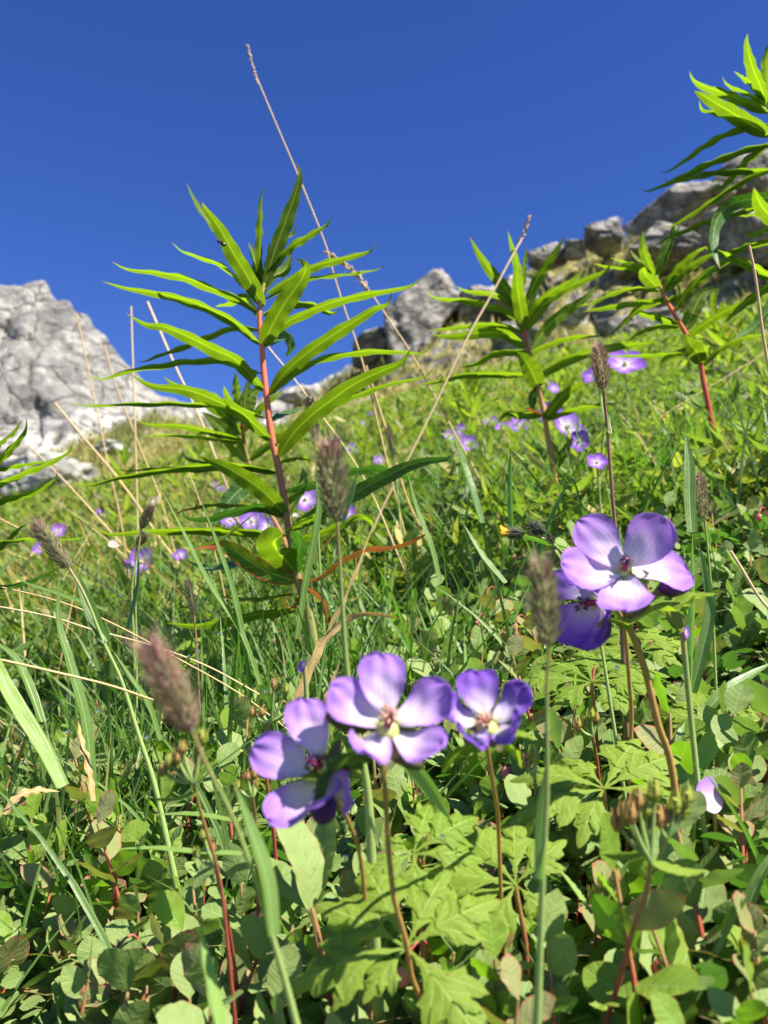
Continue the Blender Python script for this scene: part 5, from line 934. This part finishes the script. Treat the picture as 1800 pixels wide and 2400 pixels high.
# ------------------------------------------------------------- distant fireweeds, flowers
def mini_fireweed(k):
    rs_ = random.Random(900 + k); h = rs_.uniform(.20, .34); mb = MB(); ln = rs_.uniform(-.04, .04); c = spline([(0, 0, -.01), (ln * .3, 0, h * .5), (ln, rs_.uniform(-.02, .02), h)], 12)
    root = bpy.data.objects.new('fireweed', None); COL.objects.link(root); root['_o'] = (0, 0, 0)
    tube(mb, c, np.linspace(.003, .0016, 12), .5, 6); mb.build('stem', M['fstem3'], root); mb = MB(); n = 34
    for i in range(n):
        t = .2 + .8 * i / (n - 1); p = c[min(11, int(t * 11))]; a = i * 2.4; el = .05 + .95 * t ** 3 + rs_.uniform(-.15, .15); L = (.105 * (1 - .45 * t ** 4)) * rs_.uniform(.75, 1.1)
        dd = np.array([math.cos(a) * math.cos(el), math.sin(a) * math.cos(el), math.sin(el)]); e = p + dd * L + [0, 0, .012]; m = p + dd * L * .5 + [0, 0, -.004 + .012 * t]
        cc = spline([p, m, e], 14); nr = np.tile(unit(np.array([-math.cos(a) * math.sin(el), -math.sin(a) * math.sin(el), math.cos(el)]) + .3 * np.array([rs_.gauss(0, 1), rs_.gauss(0, 1), 0])), (14, 1))
        strip(mb, cc, nr, .0085 * PROF['lance'](np.linspace(0, 1, 14)), rs_.random(), 3, .2, 0, .2, 5)
    mb.build('foliage', M['fw_far'], root); return root
mp = [mini_fireweed(k) for k in range(5)]; used = set(); items = []
MARKF = [((620, 800), 'the tall fireweed'), ((1250, 800), 'the middle fireweed'), ((1600, 760), 'the red stemmed fireweed'), ((120, 1130), 'the left meadow boulder'), ((330, 1230), 'the lilac flower at left'), ((900, 1000), 'the thick dry stalk'), ((1080, 900), 'the leaning pale straw'), ((1480, 850), 'the open violet flower'), ((1750, 900), 'the right edge'), ((420, 1000), 'the upright pale dry stalks')]
hand = [(1115 * 1.0, 900, 2.3), (985, 890, 3.0), (930, 1000, 2.6), (180 * 1.085, 1080 * 1.085 * .93, 2.6), (1310, 860, 2.2), (1180, 850, 3.2), (1725, 900, 1.9), (1640, 830, 2.6), (1060, 850, 3.6), (1270, 780, 4.2), (1400, 800, 3.8), (300, 1080, 3.3), (420, 1120, 2.2), (880, 930, 3.6), (840, 960, 4.4), (1500, 790, 4.5), (1580, 850, 3.3), (1780, 830, 3.0), (1220, 900, 2.4), (480, 1060, 3.8), (640, 1050, 3.2), (1020, 970, 2.0), (760, 1010, 3.9), (1370, 900, 2.8), (1120, 960, 2.0)]
for i in range(85):
    hand.append((rs.uniform(100, 1800), None, rs.uniform(1.9, 8)))
for i, (X, Y, d) in enumerate(hand):
    q = P(X, 1000, d); x, y = q[0], q[1]; z = float(ground(x, y)); k = i % 5; sc = rs.uniform(.5, .8) * (1.15 if d < 2.5 else .85)
    if k not in used: o = mp[k]; used.add(k); o.location = (x, y, z); o.scale = (sc,) * 3; o.rotation_euler = (0, 0, rs.uniform(0, 6))
    else: o = copy_thing(mp[k], (x, y, z), rs.uniform(0, 6.28), sc)
    tag(o, None, 'fireweed', 'distant fireweeds in the meadow'); items.append((o, 'small distant fireweed', np.array([x, y, z + .2 * sc])))
autolabel(items, MARKF)

def mini_flower(name, crop, c, wpx, d, ax, label, mat='petal_far', ph=0., npet=5, group='violet flowers in the meadow', parts=True, cup=.25, cat='geranium', wr=.42, leaf=True):
    q_ = px(crop, [c])[0]; d = max(d * .8, min(d * 1.8, rooted(*q_, .13))); c3 = P(*q_, d); L = wpx * 1.12 * CR[crop][2] * d / F / 2; ax = unit(ax); e1 = unit(np.cross(ax, [.1, .2, 1.])); e2 = np.cross(ax, e1); g = float(ground(c3[0], c3[1])); rt = thing(name, (c3[0], c3[1], g), label, cat, group)
    for k in range(npet):
        a = ph + k * 2 * math.pi / npet; o_ = e1 * math.cos(a) + e2 * math.sin(a); m = 12; v = np.linspace(0, 1, m); v = 1 - (1 - v) ** 1.4
        cc = c3 + o_ * (v * L)[:, None] + ax * (cup * L * v ** 1.4)[:, None]; mb = MB(); strip(mb, cc, np.tile(unit(ax - o_ * cup), (m, 1)), L * wr * PROF['petal'](v), random.random(), 5, 0, .2); mb.a[-1][:, 1] = np.repeat(v, 5)
        mb.build('petal', M[mat], rt)
    mb = MB(); blob(mb, c3 + ax * L * .05, (L * .12, L * .2), .5, ax); mb.build('throat', M['eye' if mat != 'white' else 'yellow'], rt)
    mb = MB(); tube(mb, spline([(c3[0] + .01, c3[1] + .01, g), (c3[0] + .005, c3[1] + .01, (g + c3[2]) / 2), c3 - ax * .001], 10), .0012); mb.build('stem', M['grstem'], rt); return rt
V3 = (-.1, -.85, .5)
for a in [('O', (305, 1215), 62, .85, (-.2, -.9, .3), 'open lilac geranium in the left meadow under the dark grass heads', .3), ('O', (1350, 790), 82, .80, (-.1, -.8, .6), 'open violet geranium right of the small maroon grass head', .2), ('O', (1285, 812), 50, .84, (-.5, -.7, .5), 'smaller violet geranium left of the small maroon grass head', 1.),
          ('O', (1222, 925), 86, .92, (.4, -.6, .3), 'largest violet geranium behind the foot of the middle fireweed', .5), ('O', (1190, 895), 60, 1.0, (-.5, -.8, .5), 'violet geranium left behind the foot of the middle fireweed', .1), ('O', (1250, 952), 44, .95, (.1, -.9, -.2), 'small lilac geranium right behind the foot of the middle fireweed', .6),
          ('O', (660, 1080), 62, .98, (0, -.9, .4), 'lilac geranium right behind the tall fireweed stem', .4), ('O', (1200, 840), 32, 1.5, V3, 'tiny violet flower between middle fireweed and maroon head', .2), ('O', (1120, 920), 44, 1.5, V3, 'violet flower at the right of the row behind the leaning straw', 0), ('O', (1060, 915), 36, 1.6, V3, 'violet flower in the middle of the row behind the leaning straw', .8), ('O', (1000, 930), 38, 1.5, (-.5, -.7, .5), 'violet flower at the left of the row behind the leaning straw', .3),
          ('O', (970, 945), 34, 1.5, V3, 'violet flower at the far left end of the row behind the straw', .9), ('O', (1010, 960), 40, 1.4, (.3, -.9, .1), 'lower violet flower of the row behind the leaning straw', .5), ('O', (1085, 925), 30, 1.6, V3, 'small violet flower inside the row behind the straw', .2), ('O', (1290, 1000), 44, .9, V3, 'violet flower low behind the purple grass stalk', .7),
          ('O', (545, 1128), 56, 1.1, V3, 'violet flower left behind the tall fireweed stem', .1), ('O', (580, 1140), 50, 1.05, (.2, -.8, .3), 'deep violet flower touching the tall fireweed stem', .6), ('O', (500, 1125), 40, 1.2, V3, 'pale violet flower behind the lowest long fireweed leaves', .3), ('O', (220, 1110), 28, 1.5, V3, 'small violet flower left of the upright dry stalk', .3), ('O', (125, 1150), 40, 1.0, V3, 'violet flower behind the left grass head', .2),
          ('O', (90, 1185), 34, 1.1, V3, 'lilac flower beside the left grass head', .5), ('O', (788, 915), 18, 2.5, V3, 'violet dot flower up the slope right of the tall stem', .5), ('O', (800, 898), 16, 2.6, V3, 'highest violet dot flower right of the tall stem', .2), ('O', (765, 970), 30, 1.8, V3, 'violet flower behind the blurred upright grass head', .1), ('O', (820, 995), 26, 1.8, V3, 'small violet flower right of the blurred upright grass head', .7),
          ('O', (750, 1110), 38, 1.1, V3, 'lilac flower right of the blurred upright grass head', .4), ('O', (455, 1050), 36, 1.6, V3, 'violet flower in the left meadow under the fireweed leaves', .4), ('O', (210, 1075), 22, 2., V3, 'faint violet flower in the left meadow', .1), ('O', (390, 1200), 30, 1.0, V3, 'violet petals right of the lilac flower', .2), ('O', (1560, 800), 40, 1.5, V3, 'violet flower right of the red stemmed fireweed', .1), ('O', (1590, 812), 28, 1.6, V3, 'small violet flower further right of the red stemmed fireweed', .5),
          ('O', (655, 1440), 26, .55, (-.6, -.5, .2), 'violet petals low at the tall fireweed foot', .4), ('O', (1480, 1365), 26, .44, (.6, -.5, 0), 'small violet bloom behind the pale grass stalk at right', .4), ('O', (1640, 1000), 24, 1.2, V3, 'small violet flower at the right edge meadow', .1), ('O', (480, 1055), 22, 2.1, V3, 'distant violet flower by the fireweed leaves', .6)]:
    mini_flower('geranium', a[0], a[1], a[2], a[3], a[4], a[5], ph=a[6], mat='petal_deep' if 'deep' in a[5] or 'largest' in a[5] else 'petal_far')
for c, w_, d, lab in [((250, 1178), 26, 1.0, 'white daisy with pale rays in the left meadow'), ((333, 1085), 26, 1.3, 'pinkish daisy above the small dark grass head'), ((640, 1115), 14, 1.6, 'faint white daisy near the fireweed stem')]:
    mini_flower('daisy', 'O', c, w_, d, (0, -.7, .7), lab, mat='white', npet=14, cat='daisy', group='daisies', wr=.2, cup=.35)
items = []
for k, (X, Y, d, m_) in enumerate([(115, 1220, 1.0, 'clover'), (200, 1205, 1.05, 'clover'), (270, 1185, 1.2, 'clover'), (440, 1215, 1.0, 'clover'), (375, 1110, 1.4, 'clover'), (90, 1228, 1.1, 'clover'), (500, 1255, .8, 'pink'), (590, 1385, .62, 'pink'), (1030, 1350, .55, 'pink'), (1050, 1290, .6, 'pink'), (1110, 1205, .6, 'pink'), (1112, 1355, .5, 'pink'), (1640, 1118, .7, 'pink'), (1095, 1670, .36, 'pink'), (1030, 1640, .37, 'pink'), (240, 2085, .36, 'pink'), (290, 2100, .35, 'pink'), (35, 1765, .42, 'pink'), (1430, 2090, .33, 'pink'), (870, 2110, .30, 'pink'), (520, 1700, .36, 'pink'), (1120, 1560, .42, 'pink')]):
    X *= 1.085; Y *= 1.085; p = P(X, Y, rooted(X, Y, .05)); g = float(ground(p[0], p[1])); mb = MB()
    if m_ == 'pink':
        rt = thing('blueberry_flower', (p[0], p[1], g), None, 'pink blossom', 'pink bell flowers and berries'); blob(mb, p, (.0028, .0034), random.random(), (.2, .1, 1), 12, 9); mb.build('bell', M['pink'], rt)
        mb = MB(); tube(mb, spline([p + [0, 0, .003], p + [.003, .002, .008], p + [.008, .006, .009], p + [.013, .010, -.008]], 12), .0005); mb.build('stalk', M['rstem'], rt); items.append((rt, 'pink bell shaped blossom', p))
    else:
        rt = thing('clover', (p[0], p[1], g), None, 'clover', 'pink clover heads'); seed_head('flower_head', p - [0, 0, .007], p + [0, 0, .007], .012, M['clover'], rt, 90, .3)
        mb = MB(); tube(mb, [p - [0, 0, .006], (p[0], p[1], g)], .0012); mb.build('stem', M['grstem'], rt); items.append((rt, 'pink clover head', p))
autolabel(items)
for o in list(bpy.data.objects):
    if '_o' in o: del o['_o']
print('objects', len(bpy.data.objects), 'verts', sum(len(m.vertices) for m in bpy.data.meshes))
